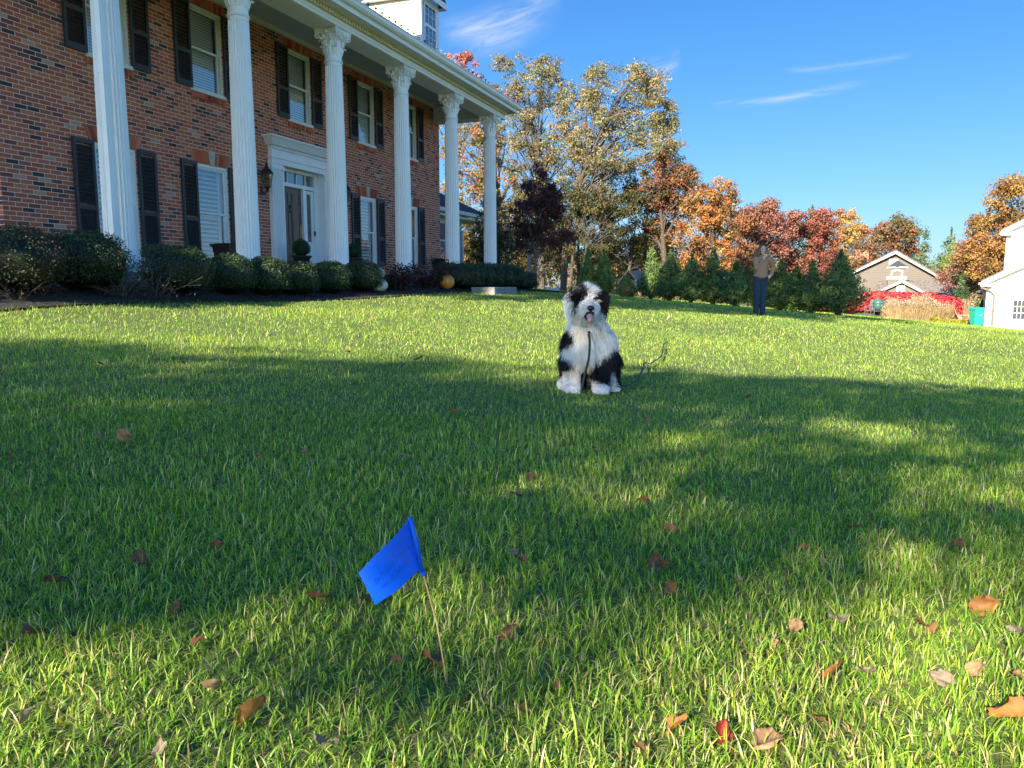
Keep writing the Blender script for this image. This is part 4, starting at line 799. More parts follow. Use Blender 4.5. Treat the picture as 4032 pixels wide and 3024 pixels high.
# purple leafed street-side tree
T('purple_tree', 1157, 31, [(1165, 410, 26, 40, .6), (1160, 470, 44, 50, 1), (1135, 510, 34, 34, .6), (1190, 505, 36, 34, .6), (1160, 525, 45, 22, .4), (1150, 440, 34, 40, .6), (1178, 450, 32, 40, .6)], PURP, 16000, .085,
  'dark purple leafed young tree at the end of the porch', trunkq=[(1157, 585), (1158, 548), (1162, 480), (1165, 400)], r0=.075, bark=BARKL, seed=32, cr=.28, limbs=40, cl=50, low=.42)
# bare trunks in the wood
for i, (qx, y1, t, r, lab) in enumerate([(1145, 470, 40, .14, 'sunlit grey trunk just left of the purple tree stem'), (1088, 480, 44, .17, 'dark leaning trunk right of the last column'), (1232, 470, 47, .12, 'slim trunk right of the tall oak trunk'), (1300, 380, 50, .16, 'dark forked trunk rising into the olive crowns'), (1390, 420, 48, .12, 'slim dark trunk in the wood above the playhouse'), (1250, 420, 52, .14, 'dark trunk deep in the wood above the dog')]):
    a = at(qx, 650, t); f = Vector((a.x, t, gz(a.x, t))); top = at(qx + (i * 13 % 30 - 10), y1, t) - f
    tree('bare_tree', f, [((top.x, 0, top.z), (1.3, 1.3, 1.6), 1)], OLIVE + [(.25, .18, .07)], 1400, .13, lab, trunk=[(0, 0, 0), (top.x * .3, 0, top.z * .5), tuple(top)], r0=r, seed=40 + i, bark=BARKL if i == 0 else BARK, cr=.4, limbs=20, cl=40)

def conifer(name, root, h, r, n, pal, label, seed=0, leaf=.12, cat='evergreen', group=None, loose=.35, tip=.25, mat=BOXM, droop=.0, base=.03):
    rg = np.random.default_rng(2000 + seed); e = empty(name, root, label, cat, group); nb = max(24, n // 36); z = base + (1 - base) * (1 - np.sqrt(rg.random(nb))) ** 1.0
    prof = np.clip((1 - z), 0, 1) ** 1.15 * np.minimum(1, .55 + z * 3.2) * 1.12 + .02; a = rg.uniform(0, 6.283, nb); L = r * prof * rg.uniform(1 - loose, 1 + loose * .4, nb) + .04 * r
    per = np.full(nb, n // nb); idx = np.repeat(np.arange(nb), per); nn = len(idx); t = rg.random(nn) ** .6
    out_ = np.stack([np.cos(a), np.sin(a), np.full(nb, tip)], 1); P = np.stack([np.zeros(nn), np.zeros(nn), z[idx] * h], 1) + out_[idx] * (L[idx] * t)[:, None]
    P[:, 2] -= droop * L[idx] * t * t; P += rg.normal(0, 1, (nn, 3)) * (leaf * .55); top = rg.random(nn) < .02; P[top] = np.stack([rg.normal(0, .02, top.sum()), rg.normal(0, .02, top.sum()), h * rg.uniform(.93, 1.04, top.sum())], 1)
    P[:, 2] = np.maximum(P[:, 2], .02)
    col = pal_pick(pal, nb, rg, .2)[idx] * rg.uniform(.75, 1.25, (nn, 1)); Nn = rg.normal(0, .7, (nn, 3)) + np.stack([np.cos(a)[idx], np.sin(a)[idx], np.full(nn, .4)], 1)
    v, f, c = leaf_quads(P, Nn, leaf * rg.uniform(.6, 1.4, nn), leaf * .38 * rg.uniform(.7, 1.3, nn), col, rg); npmesh('foliage', v, f, mat, e, c)
    MB().tube([(0, 0, 0), (.02, 0, h * .5), (0, 0, h * .98)], [r * .09 + .02, r * .05 + .01, .006], 6).build('trunk', BARK, e); return e
EVG_SHADE = [(.08, .15, .05), (.11, .19, .055), (.06, .12, .045), (.16, .23, .06)]; EVY_SUN = [(.2, .27, .06), (.26, .3, .07), (.14, .22, .05), (.1, .17, .045)]  # light put into leaf colour: darker set for shaded evergreens, yellower for sunlit
def onground(qx, t): a = at(qx, 650, t); return Vector((a.x, t, gz(a.x, t)))
def hgt(qx, qtop, t): return at(qx, qtop, t).z - gz(at(qx, 650, t).x, t)
def CON(qx, qtop, qw, t, n, pal, lab, name='young_arborvitae', seed=0, leaf=.1, group='young evergreens in a row', **k):
    return conifer(name, onground(qx, t), hgt(qx, qtop, t), qw / 2 * t / 1662, n, pal, lab, seed, leaf, group=group, **k)
CON(1064, 345, 125, 27, 20000, [(.022, .055, .022), (.03, .07, .026), (.018, .042, .02)], 'big dark conical arborvitae behind the last porch column', 'arborvitae', 1, .07, None, loose=.12, tip=.5)
yr = [(1268, 548, 44, 36, 'slim sunlit young evergreen above the dog, first of the row', EVY_SUN), (1303, 552, 50, 36, 'sunlit young evergreen just right of the dog', EVY_SUN), (1352, 606, 40, 34, 'low sunlit young evergreen in front of the playhouse gable', EVY_SUN + [(.4, .2, .08)]), (1406, 545, 50, 34, 'young evergreen at the right side of the playhouse roof', EVG_SHADE + EVY_SUN[:1]),
      (1446, 552, 64, 32, 'shaded young evergreen right of the playhouse', EVG_SHADE), (1492, 560, 70, 31, 'shaded young evergreen with a thin bare leader, left of the pale pole tip', EVG_SHADE), (1540, 545, 70, 31, 'shaded evergreen with a tall bare tip below the orange maple', EVG_SHADE), (1590, 575, 78, 30, 'dark broad young evergreen just left of the person', EVG_SHADE),
      (1640, 560, 70, 30, 'dark evergreen directly behind the person', EVG_SHADE), (1686, 572, 56, 29, 'evergreen with a lit top just right of the person', EVG_SHADE + EVY_SUN[:1]), (1718, 588, 60, 28.5, 'evergreen second right of the person, gold lit tip', EVG_SHADE + EVY_SUN[:1]), (1752, 580, 56, 28, 'evergreen in front of the red hedge, third right of the person', EVG_SHADE + EVY_SUN[:1]), (1812, 552, 92, 27, 'largest evergreen at the right end of the row', EVG_SHADE)]
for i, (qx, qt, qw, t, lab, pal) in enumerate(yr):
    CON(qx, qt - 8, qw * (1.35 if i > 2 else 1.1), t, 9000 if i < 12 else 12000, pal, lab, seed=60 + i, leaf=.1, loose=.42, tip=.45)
CON(2052, 515, 110, 88, 7500, [(.22, .27, .06), (.28, .3, .07), (.16, .22, .05)], 'bright yellow green conical tree right of the grey house', 'arborvitae', 80, .2, None, loose=.15, tip=.5)
CON(1745, 452, 96, 75, 3000, [(.1, .17, .08), (.13, .19, .09)], 'green pine top peeking between the two red maples', 'pine_tree', 81, .35, None)
CON(1958, 488, 80, 90, 3000, [(.06, .1, .07), (.08, .12, .07)], 'dark blue green pine right of the rust orange tree', 'pine_tree', 82, .4, None)
CON(1990, 505, 80, 95, 3000, [(.1, .16, .09), (.13, .18, .09)], 'pale green pine on the skyline behind the grey house roof', 'pine_tree', 83, .4, None)
CON(2045, 498, 128, 100, 3600, [(.13, .2, .11), (.1, .16, .09)], 'wide pale pine behind the yellow green conical tree', 'pine_tree', 84, .45, None)
CON(1900, 560, 160, 85, 4000, [(.12, .18, .07), (.15, .2, .08)], 'low spreading pine directly behind the grey house ridge', 'pine_tree', 85, .4, None)
CON(2075, 588, 60, 55, 4500, [(.05, .09, .04), (.07, .11, .045)], 'dark round juniper left of the patio heater', 'juniper', 86, .16, None)
for i, (qx, qy, t, rq, lab) in enumerate([(2112, 650, 50, 24, 'round clipped green shrub behind the green bin'), (2034, 672, 49, 12, 'small round green shrub right of the tan grass clump')]):
    p = onground(qx, t); o = shrub('round_shrub', p, (rq * t / 1662,) * 2 + (rq * t / 1662 * 1.2,), 2200, [(.1, .14, .05), (.12, .16, .06)], .12, 90 + i); tag(o, lab, 'bush')
# unseen trees behind the photographer, crowns shaped so their shade lands on the lawn
PL = -8.0
def shade(gx, gy, rx, ry, w=1.0):
    k = (gy - PL) / math.cos(SUN_BACK); return ((gx - math.sin(SUN_BACK) * k, 0, k * math.tan(SUN_EL)), (rx, .9, ry * math.tan(SUN_EL) / math.cos(SUN_BACK)), w)
low = [(-5.2, 5.3, 2.6, .42), (-2.3, 5.75, 2.1, .48), (.6, 6.15, 2.4, .65), (3.3, 6.1, 2.4, .8), (6.2, 6.2, 2.6, 1.0), (9, 6.5, 2.4, .9),
       (-4.6, 4.2, 1.8, .33), (-2.2, 4.4, 1.6, .36), (-.7, 4.45, 1.2, .45), (.6, 4.8, 1.2, .85), (2.2, 4.7, 1.6, .8), (4, 4.7, 1.6, .75), (5.8, 4.7, 1.6, .7),
       (-.7, 3.6, .9, .35), (.5, 3.85, 1, .16), (1.8, 3.95, 1, .12), (3.2, 4.0, 1, .15),
       (-2.2, 3.05, 1.2, .3), (-.9, 3.0, 1.1, .32), (.2, 2.85, 1, .24), (1.2, 2.75, .9, .2), (2.2, 2.8, .8, .2),
       (-1.7, 2.4, .7, .2), (-.9, 2.45, .7, .22), (-.1, 2.42, .7, .2), (.7, 2.38, .6, .14), (1.4, 2.42, .5, .1), (-1.5, 2.15, .5, .06), (-.3, 2.12, .5, .05), (-2.0, 2.6, .9, .25), (-1.2, 2.65, .9, .2), (-1.1, 2.2, .5, .1), (-2.3, 3.5, .5, .1)]
def shade_tree(spec, fx, lab, seed, n, leaf, plane=PL, r0=.2, cr=.2, cl=22):
    foot = Vector((fx, plane, gz(fx, plane))); bl = []
    for (gx, gy, rx, ry) in spec:
        c, r, w = shade(gx, gy, rx, ry); bl.append(((c[0] - fx, 0, c[2] - foot.z), r, rx * ry + .12))
    mz = max(b[0][2] for b in bl); mxx = sum(b[0][0] for b in bl) / len(bl)
    tree('shade_tree', foot, bl, OAK, n, leaf, lab, trunk=[(0, 0, 0), (0, 0, mz * .68), (mxx * .25, 0, mz * .8), (mxx, 0, mz)], seed=seed, cr=cr, cl=cl, limbs=30, r0=r0, low=.6, aniso=(2.8, 1, .42) if PL == plane and r0 < .3 else (1, 1, .7))
shade_tree([s_ for s_ in low if s_[0] < -.45], -10.5, 'unseen low oak behind the photographer, crown shaped to shade the lawn, left one', 71, 18000, .13, cr=.22, cl=38)
shade_tree([s_ for s_ in low if s_[0] >= -.45], -2.2, 'unseen low oak behind the photographer, crown shaped to shade the lawn, right one', 72, 20500, .13, cr=.22, cl=38)
shade_tree([(0, 18.7, 5, 1.6), (5, 20.0, 4, 1.4), (4, 22.5, 5, 2.0), (-1, 23, 5, 4), (5, 25.5, 6, 3.6), (10, 27.8, 5, 3.3), (1, 28, 7, 3.2), (9, 23.5, 4, 3), (13.5, 31, 3, 2), (9, 31.8, 3.2, 1.2), (7, 31, 3, 1.2), (8.6, 33.4, 2.8, 1.4)], -16, 'unseen very tall oak behind the photographer, crown shaped to shade the far lawn', 73, 14000, .5, r0=.4, cr=.8, cl=30)
tree('shade_tree', (-16, 1, gz(-16, 1)), [((a_, 0, b_), (c_, .7, d_), c_ * d_) for a_, b_, c_, d_ in ((6.6, 4.5, .8, .7), (5.9, 5.3, .9, .8), (5.2, 6.4, 1.0, 1.0), (4.8, 7.6, 1.0, 1.3), (4.3, 8.8, 1.0, 1.4), (3.8, 10.2, 1.2, 1.7), (3.2, 12, 1.5, 2), (2.6, 13.8, 1.6, 2), (2.1, 15.5, 1.5, 1.6), (2.6, 7.2, 1.6, 2.2), (1.8, 10.5, 1.5, 2.6), (3.6, 7.6, 1.2, 2.2), (3.4, 9.6, 1.2, 2.4), (2.9, 11.5, 1.3, 2.2), (2.4, 16.6, 1.3, .8), (4.5, 9.4, .9, 1.5), (5.0, 7.2, .9, .8), (4.7, 8.3, .9, .9), (5.6, 5.7, .8, .6), (4.2, 10.6, .9, 1.3))], OAK, 46000, .24,
     'unseen slim tall oak left of the lawn, crown shaped to shade the porch', trunk=[(0, 0, 0), (.6, 0, 7), (.9, 0, 15)], seed=74, cr=.3, cl=30, limbs=30, r0=.25)  # unseen tree, crown placed to keep the sun off columns and bushes

# ---------------------------------------------------------------- white garage at the right
def P43(sx, sy, t=43.0): return at(sx / 1.8228, sy / 1.8228, t)
GW = pmat('white_siding', (.78, .78, .76), .55, .04, 3, .05, 30); GT = pmat('white_fascia', (.8, .8, .78), .5, .04, 3); DSP = pmat('taupe_downspout', (.17, .14, .125), .5, .1, 5)
g0 = P43(3875, 1300); GX0 = P43(3886, 1160).x; GZ0 = g0.z - .5; GZE = 0
garage = empty('white_garage', (GX0, 43, g0.z), 'white sided garage with taupe downspout and a nine pane door at the right edge', 'garage', rz=R(-34)); garage.scale = (.86, 1, 1)
def G(): return MB((GX0, 43, g0.z))
slope = (P43(4032, 1033).z - P43(3865, 1112).z) / (P43(4032, 1033).x - P43(3865, 1112).x); GWD = 8.0; xm = GX0 + GWD / 2; ov = GX0 - P43(3865, 1112).x; GZE = P43(3865, 1112).z + slope * ov - .02
m = G(); zp = GZE + slope * GWD / 2; m.prism([(GX0, GZ0), (GX0 + GWD, GZ0), (GX0 + GWD, GZE), (xm, zp), (GX0, GZE)], 1, 43, 50)
ux0 = P43(3953, 1000).x; uze = P43(3938, 916, 44.6).z + slope * .32 - .02; m.prism([(ux0, GZ0), (ux0 + 9, GZ0), (ux0 + 9, uze), (ux0 + 4.5, uze + slope * 4.5), (ux0, uze)], 1, 44.6, 56); m.build('wall', GW, garage)
m = G()
for z in (P43(3900, 1108).z, P43(3900, 1136).z): m.box(GX0 - .012, GX0 + GWD + .012, 42.965, 43, z, z + .03)
m.build('band_board', GT, garage)
def gable_trim(m, mr, x0, ze, wid, y0, ov, th):
    x1 = x0 + wid; c = (x0 + x1) / 2; zr_ = ze + slope * (wid / 2 + ov)
    for sg, xe in ((1, x0 - ov), (-1, x1 + ov)):
        m.prism([(xe, ze - th * .55), (xe, ze + .02), (c, zr_ + .02), (c, zr_ - th)], 1, y0 - .42, y0 - .36)
        m.hexa([(min(xe, xe + sg * .62), y0 - .418, ze - th * .62), (max(xe, xe + sg * .62), y0 - .418, ze - th * .62), (max(xe, xe + sg * .62), y0 - .001, ze - th * .62), (min(xe, xe + sg * .62), y0 - .001, ze - th * .62), (min(xe, xe + sg * .62), y0 - .418, ze - .1), (max(xe, xe + sg * .62), y0 - .418, ze - .1), (max(xe, xe + sg * .62), y0 - .001, ze - .1), (min(xe, xe + sg * .62), y0 - .001, ze - .1)])
        mr.prism([(xe, ze + .025), (xe, ze + .1), (c, zr_ + .1), (c, zr_ + .025)], 1, y0 - .45, y0 + 12)
        m.prism([(xe, ze - .02), (xe, ze + .018), (c, zr_ + .018), (c, zr_ - .02)], 1, y0 - .355, y0 + 11.9)
m = G(); mr = G(); gable_trim(m, mr, GX0, P43(3865, 1112).z, GWD, 43, ov, .34); gable_trim(m, mr, ux0, P43(3938, 916, 44.6).z, 9, 44.6, .32, .32); m.build('rake_trim', GT, garage); mr.build('roof', pmat('grey_shingle', (.16, .15, .14), .9, .3, 12, .4, 30), garage)
m = G()
for k in range(6):
    z = P43(3900, 1310).z + .05 + k * .46; w_ = .5 if k % 2 else .36; m.box(GX0 - .03, GX0 + w_, 42.955, 42.999, z, z + .44)
m.build('corner_quoins', GT, garage)
m = G(); dx = P43(3912, 1200).x; m.tube([(GX0 - ov - .03, 42.8, P43(3862, 1120).z), (GX0 - ov + .02, 42.75, P43(3862, 1132).z), (dx - .25, 42.86, P43(3890, 1146).z), (dx, 42.88, P43(3908, 1162).z), (dx, 42.88, GZ0 + .4)], [.06, .065, .065, .07, .07], 8)
m.box(GX0 - ov - .16, GX0 - ov - .02, 42.7, 50, P43(3862, 1122).z, P43(3862, 1112).z); m.build('downspout', DSP, garage)
m = G(); d0, d1 = P43(3974, 1200).x, P43(3974, 1200).x + 1.02; dz0, dz1 = P43(3980, 1314).z, P43(3980, 1165).z
m.box(d0 - .02, d0 + .09, 42.93, 42.999, dz0 - .3, dz1 + .02); m.box(d1 - .07, d1 + .05, 42.93, 42.999, dz0 - .3, dz1 + .02); m.box(d0 - .04, d1 + .07, 42.92, 42.999, dz1 + .021, dz1 + .12); m.build('door_casing', GT, garage)
m = G(); a, b = d0 + .1, d1 - .08; zg0, zg1 = P43(3990, 1254).z, P43(3990, 1181).z
m.box(a, b, 42.975, 42.998, dz0 - .3, zg0); m.box(a, a + .1, 42.975, 42.998, zg0, dz1); m.box(b - .1, b, 42.975, 42.998, zg0, dz1); m.box(a + .1, b - .1, 42.975, 42.998, zg1, dz1)
gx = (b - a - .2) / 3
for k in (1, 2): m.box(a + .1 + gx * k - .013, a + .1 + gx * k + .013, 42.972, 42.99, zg0, zg1); m.box(a + .1, b - .1, 42.971, 42.989, zg0 + (zg1 - zg0) * k / 3 - .013, zg0 + (zg1 - zg0) * k / 3 + .013)
for x0_ in (a + .1, (a + b) / 2 + .04):
    for q in ((x0_, x0_ + .025), (x0_ + .28, x0_ + .305)): m.box(q[0], q[1], 42.965, 42.974, dz0, zg0 - .1)
    m.box(x0_, x0_ + .305, 42.965, 42.9735, zg0 - .125, zg0 - .1)
dr_ = m.build('door', GT, garage); G().box(a + .1, b - .1, 42.992, 42.996, zg0, zg1).build('pane', pmat('dark_door_glass', (.05, .06, .07), .1, .2, 2), dr_)

# ---------------------------------------------------------------- neighbour's grey gable house
def PN(sx, sy, t=75.0):
    p = at(sx / 1.8228, sy / 1.8228, 75.0); k = t / 75; return Vector((36.9 + (p.x - 36.9) * k, t, CAM_H + (p.z - CAM_H) * k))
TAU = pmat('taupe_siding', (.125, .11, .095), .7, .06, 3); SHB = pmat('brown_shingle', (.15, .13, .115), .95, .45, 5, .4, 20); NWT = pmat('white_trim', (.5, .5, .49), .5, .05)
PK, LE, RE = PN(3527, 990), PN(3356, 1086), PN(3676, 1098); nb = empty('grey_house', (PK.x, 75, gz(PK.x, 75)), 'taupe gable house with white rakes and brick chimney behind the red hedge', 'house', rz=R(-26)); nb.scale = (1.06, 1, 1)
def NH(): return MB(tuple(nb.location))
wl, wr = PN(3374, 1100).x, PN(3672, 1100).x; base = gz(PK.x, 75) - 3
m = NH(); m.prism([(wl, base), (wr, base), (wr, RE.z + .1), (PK.x, PK.z - .15), (wl, LE.z + .2)], 1, 75, 84)
k = base
while k < PK.z - .5:
    f_ = max(0, (k - RE.z) / (PK.z - RE.z)); m.box(wl + (PK.x - wl) * f_, wr + (PK.x - wr) * f_, 74.985, 75, k, k + .02); k += .2
m.build('wall', TAU, nb)
m = NH(); mr = NH(); th = .24
for E_ in (LE, RE):
    m.prism([(E_.x, E_.z - th * .4), (E_.x, E_.z + .05), (PK.x, PK.z + .05), (PK.x, PK.z - th)], 1, 74.45, 74.55)
    m.prism([(E_.x, E_.z - .04), (E_.x, E_.z + .04), (PK.x, PK.z + .04), (PK.x, PK.z - .04)], 1, 74.56, 84)
    mr.prism([(E_.x, E_.z + .06), (E_.x, E_.z + .16), (PK.x, PK.z + .16), (PK.x, PK.z + .06)], 1, 74.4, 84.5)
m.build('rake_trim', NWT, nb); mr.build('roof', SHB, nb)
def nwin(x0, x1, y0, y1, t, name='window', yy=74.9):
    a, b = PN(x0, y1, t), PN(x1, y0, t); m = NH(); w = (b.x - a.x) * .13
    m.box(a.x, a.x + w, yy, yy + .08, a.z, b.z); m.box(b.x - w, b.x, yy, yy + .08, a.z, b.z); m.box(a.x + w, b.x - w, yy, yy + .08, a.z, a.z + w); m.box(a.x + w, b.x - w, yy, yy + .08, b.z - w, b.z)
    o = m.build(name, NWT, nb); NH().box(a.x + w, b.x - w, yy + .03, yy + .05, a.z + w, b.z - w).build('pane', pmat('pale_pane', (.35, .42, .5), .15, .1), o)
nwin(3503, 3536, 1020, 1054, 75)
# chimney
a, b = PN(3383, 1100, 78), PN(3438, 986, 78); m = NH(); m.box(a.x, b.x, 78, 79.6, base, b.z); m.box(a.x - .06, b.x + .06, 77.94, 79.66, b.z, b.z + .12); m.box(a.x + 1.0, a.x + 1.5, 78.4, 78.9, b.z + .12, b.z + .5)
m.build('chimney', BRICK, nb); NH().tube([(PN(3423, 1030, 76.5).x, 76.5, PN(3423, 1045, 76.5).z), (PN(3423, 1030, 76.5).x, 76.5, PN(3423, 1012, 76.5).z)], .12).build('vent_pipe', BLACKM, nb)
# lower wing with cross gable
t2 = 70.0; A_, B_, C_, D_ = PN(3552, 1102, t2 + 3), PN(3731, 1103, t2 + 3), PN(3765, 1172, t2), PN(3490, 1170, t2)
m = NH(); m.add([(D_.x - 1, t2, D_.z), (C_.x, t2, C_.z), (B_.x, t2 + 3, B_.z), (A_.x - 2.2, t2 + 3, A_.z), (D_.x - 1, t2, D_.z - .15), (C_.x, t2, C_.z - .15), (B_.x, t2 + 3, B_.z - .15), (A_.x - 2.2, t2 + 3, A_.z - .15)], [(0, 1, 2, 3), (7, 6, 5, 4), (0, 4, 5, 1), (1, 5, 6, 2), (2, 6, 7, 3), (3, 7, 4, 0)]); m.build('wing_roof', SHB, nb)
NH().box(D_.x - .5, C_.x - .3, t2 + .5, t2 + 3, base, D_.z - .2).build('wing_wall', TAU, nb)
t3 = 69.0; p0, p1, p2 = PN(3546, 1102, t3), PN(3462, 1150, t3), PN(3631, 1158, t3)
m = NH(); m.prism([(p1.x + .4, base), (p2.x - .4, base), (p2.x - .4, p2.z), (p0.x, p0.z - .1), (p1.x + .4, p1.z)], 1, t3, t3 + 2); m.build('small_gable_wall', TAU, nb)
m = NH(); mr = NH()
for q in (p1, p2):
    m.prism([(q.x, q.z - .15), (q.x, q.z + .05), (p0.x, p0.z + .05), (p0.x, p0.z - .25)], 1, t3 - .4, t3 - .3); mr.prism([(q.x, q.z + .06), (q.x, q.z + .16), (p0.x, p0.z + .16), (p0.x, p0.z + .06)], 1, t3 - .45, t3 + 3)
m.build('small_gable_trim', NWT, nb); mr.build('small_gable_roof', SHB, nb); nwin(3526, 3556, 1125, 1160, t3, yy=t3 - .1)
# cupola on the small gable
cx = PN(3530, 1070, 71).x; z0, z1 = PN(3530, 1104, 71).z, PN(3530, 1056, 71).z; w = .68; m = NH(); m.box(cx - w, cx + w, 71 - w, 71 + w, z0 - .6, z1); cu = m.build('cupola', TAU, nb)
m = NH(); m.box(cx - w - .15, cx + w + .15, 71 - w - .15, 71 + w + .15, z1, z1 + .12); m.box(cx - w - .1, cx + w + .1, 71 - w - .1, 71 + w + .1, z0 + .1, z0 + .35); m.box(cx - .45, cx - .33, 71 - w - .06, 71 - w, z0 + .36, z1 - .2); m.box(cx + .33, cx + .45, 71 - w - .06, 71 - w, z0 + .36, z1 - .2); m.prism([(cx - .45, z1 - .35), (cx - .2, z1 - .12), (cx + .2, z1 - .12), (cx + .45, z1 - .35), (cx + .3, z1 - .35), (cx, z1 - .22), (cx - .3, z1 - .35)], 1, 71 - w - .06, 71 - w - .001); m.build('cupola_trim', NWT, cu)
NH().lathe((cx, 71, z1 + .121), [(.98, 0), (.5, .22), (.03, .6)], 4).build('cupola_roof', SLATE, cu)
# white house further back
a, b = PN(3612, 1059, 100), PN(3690, 1038, 100); wh = empty('white_house', (a.x + 2, 102, gz(a.x, 100)), 'dark roofed white house far behind the grey gable house', 'house'); m = MB(tuple(wh.location)); c = PN(3700, 1110, 100)
m.box(a.x + 1, b.x + 3, 100.5, 106, gz(a.x, 100) - 1, a.z); m.build('wall', NWT, wh); m = MB(tuple(wh.location)); m.hexa([(a.x, 100, a.z), (b.x + 3.5, 100, a.z), (b.x + 3.5, 107, a.z), (a.x, 107, a.z), (a.x - 1, 103, b.z), (b.x + 3.5, 103, b.z), (b.x + 3.5, 104, b.z), (a.x - 1, 104, b.z)]); m.build('roof', SLATE, wh)
m = MB(tuple(wh.location)); q = PN(3636, 1030, 101); m.box(q.x - .5, q.x + .5, 103.2, 104, b.z - .3, q.z + .4); m.build('chimney', BRICK, wh)

# ---------------------------------------------------------------- red hedge: burning bushes
RED = [(.62, .035, .06), (.5, .03, .05), (.7, .07, .1), (.42, .03, .04), (.55, .08, .07), (.3, .05, .05)]
for i, qx in enumerate([1662, 1722, 1782, 1842, 1898, 1945, 1992, 2040]):
    t = 51 - i * .1; p = onground(qx, t); qt = [632, 630, 630, 626, 628, 630, 632, 640][i]; h = at(qx, qt, t).z - p.z; zoff = max(0, 0)
    o = shrub('burning_bush', p, (36 * t / 1662, 30 * t / 1662, h / 2), 3800, RED + ([(.25, .12, .08)] * 2 if i in (3, 4) else []), .17, 120 + i, .8, .13, core=(.12, .02, .02))
    tag(o, ['red bush glimpsed left of the evergreens by the person', 'crimson bush behind the evergreen gap right of the person', 'crimson bush showing left of the largest evergreen', 'dusty red bush just right of the largest evergreen', 'dull red bush above the patio grill', 'bright crimson bush left of the tan grass plume tops', 'bright crimson bush behind the tan grass clump', 'last crimson bush at the right end of the red hedge'][i], 'bush', 'crimson bushes in a hedge')
# tan ornamental grass
def grass_clump(p, w, h, n, lab, seed):
    rg = np.random.default_rng(seed); root = empty('ornamental_grass', p, lab, 'grass clump'); V = []; Fq = []; cc = []
    a = rg.uniform(0, 6.28, n); r = w * np.sqrt(rg.random(n)); bx, by = np.cos(a) * r, np.sin(a) * r * .5; lx, ly = np.cos(a) * rg.uniform(0, .45, n) * r / w * h * .6 + rg.normal(0, .08, n), np.sin(a) * .15 * h + rg.normal(0, .05, n); hh = h * rg.uniform(.55, 1.12, n) * (1 - .38 * (r / w) ** 2) * (1 + .16 * np.sin(bx * 3.1 + 1) + .08 * np.sin(bx * 8))
    W_ = .022; pal = pal_pick([(.38, .3, .17), (.45, .36, .21), (.32, .23, .13), (.27, .18, .1)], n, rg, .2)
    P = [np.stack([bx - W_, by, np.zeros(n)], 1), np.stack([bx + W_, by, np.zeros(n)], 1), np.stack([bx + lx * .4 + W_, by + ly * .4, hh * .6], 1), np.stack([bx + lx * .4 - W_, by + ly * .4, hh * .6], 1), np.stack([bx + lx, by + ly, hh], 1)]
    V = np.stack(P, 1).reshape(-1, 3); b = np.arange(n) * 5; npmesh('blades', V, [np.stack([b, b + 1, b + 2, b + 3], 1), np.stack([b + 3, b + 2, b + 4], 1)], LEAFM, root, np.repeat(pal, 5, 0))
    k = rg.choice(n, n // 9, replace=False); k = k[hh[k] > h * .72]; idx = np.repeat(k, 16); Q = np.stack([bx[idx] + lx[idx], by[idx] + ly[idx], hh[idx]], 1) + rg.normal(0, 1, (len(idx), 3)) * [.04, .04, .1]
    v, f, c = leaf_quads(Q, rg.normal(0, 1, (len(idx), 3)), .09, .045, pal_pick([(.5, .43, .33), (.46, .38, .28)], len(idx), rg, .12), rg); npmesh('plumes', v, f, LEAFM, root, c)
grass_clump(onground(1985, 46.5), 1.95, 1.25, 5200, 'large tan ornamental grass clump with feathery plumes on the patio edge', 31)
grass_clump(onground(2090, 50), .8, 1.5, 900, 'small tan ornamental grass behind the wooden lounge chair', 32)
grass_clump(onground(1926, 47.5), .6, 1.1, 700, 'small leaning tuft of tan grass left of the large clump', 33)
# yellow green ground cover
a = onground(2080, 45.5); rg = np.random.default_rng(5); n = 6000; X = rg.uniform(-1.9, 1.1, n); Y = rg.uniform(-.9, .7, n); v, f, c = leaf_quads(np.stack([X, Y, ground(X + a.x, Y + a.y) - a.z + rg.uniform(.02, .3, n) * (1 - (Y / .95) ** 2).clip(.1)], 1), rg.normal(0, .6, (n, 3)) + [0, -.2, 1], .11, .07, pal_pick([(.36, .36, .04), (.45, .42, .06), (.24, .28, .04)], n, rg), rg)
tag(npmesh('ground_cover', v, f, LEAFM, None, c, loc=a), 'low yellow green ground cover before the wooden chair', 'ground cover', kind='stuff')
# patio
pa = onground(2000, 48.5); m = MB(); px0, px1 = at(1880, 690, 48).x, at(2120, 690, 48).x
V = [(x, y, gz(x, y) + .03) for x in (px0, (px0 + px1) / 2, px1) for y in (46.8, 50.4)]; tag(npmesh('patio', V, np.array([(0, 2, 3, 1), (2, 4, 5, 3)]), CONC), 'pale stone patio behind the tan grass clump', None, None, 'structure')
PG = pmat('patio_metal', (.09, .1, .11), .5, .1); WOODC = pmat('cedar_wood', (.42, .25, .14), .7, .15, 8); EGG = pmat('green_ceramic', (.05, .13, .11), .3, .1, 5)
p = onground(1897, 47.3); gr = empty('kamado_grill', p, 'dark green egg shaped grill on a wheeled cart', 'grill'); gr.scale = (.8, .8, .8)
MB().lathe((0, 0, .5), [(.02, 0), (.2, .05), (.32, .25), (.36, .42), (.36, .5)], 18).build('bowl', EGG, gr, smooth=True); MB().lathe((0, 0, 1.01), [(.37, 0), (.35, .14), (.26, .3), (.12, .38), (.07, .4), (.07, .47), (.02, .5)], 18).build('lid', EGG, gr, smooth=True)
m = MB()
for sx in (-1, 1):
    for sy in (-1, 1): m.tube([(sx * .42, sy * .32, 0), (sx * .36, sy * .3, .9)], .025, 5)
m.box(-.42, .42, -.34, .34, .46, .5); m.box(-.9, -.4, -.25, .25, .86, .9); m.tube([(-.3, 0, .3), (-.9, .1, .05)], .02); m.build('cart', PG, gr)
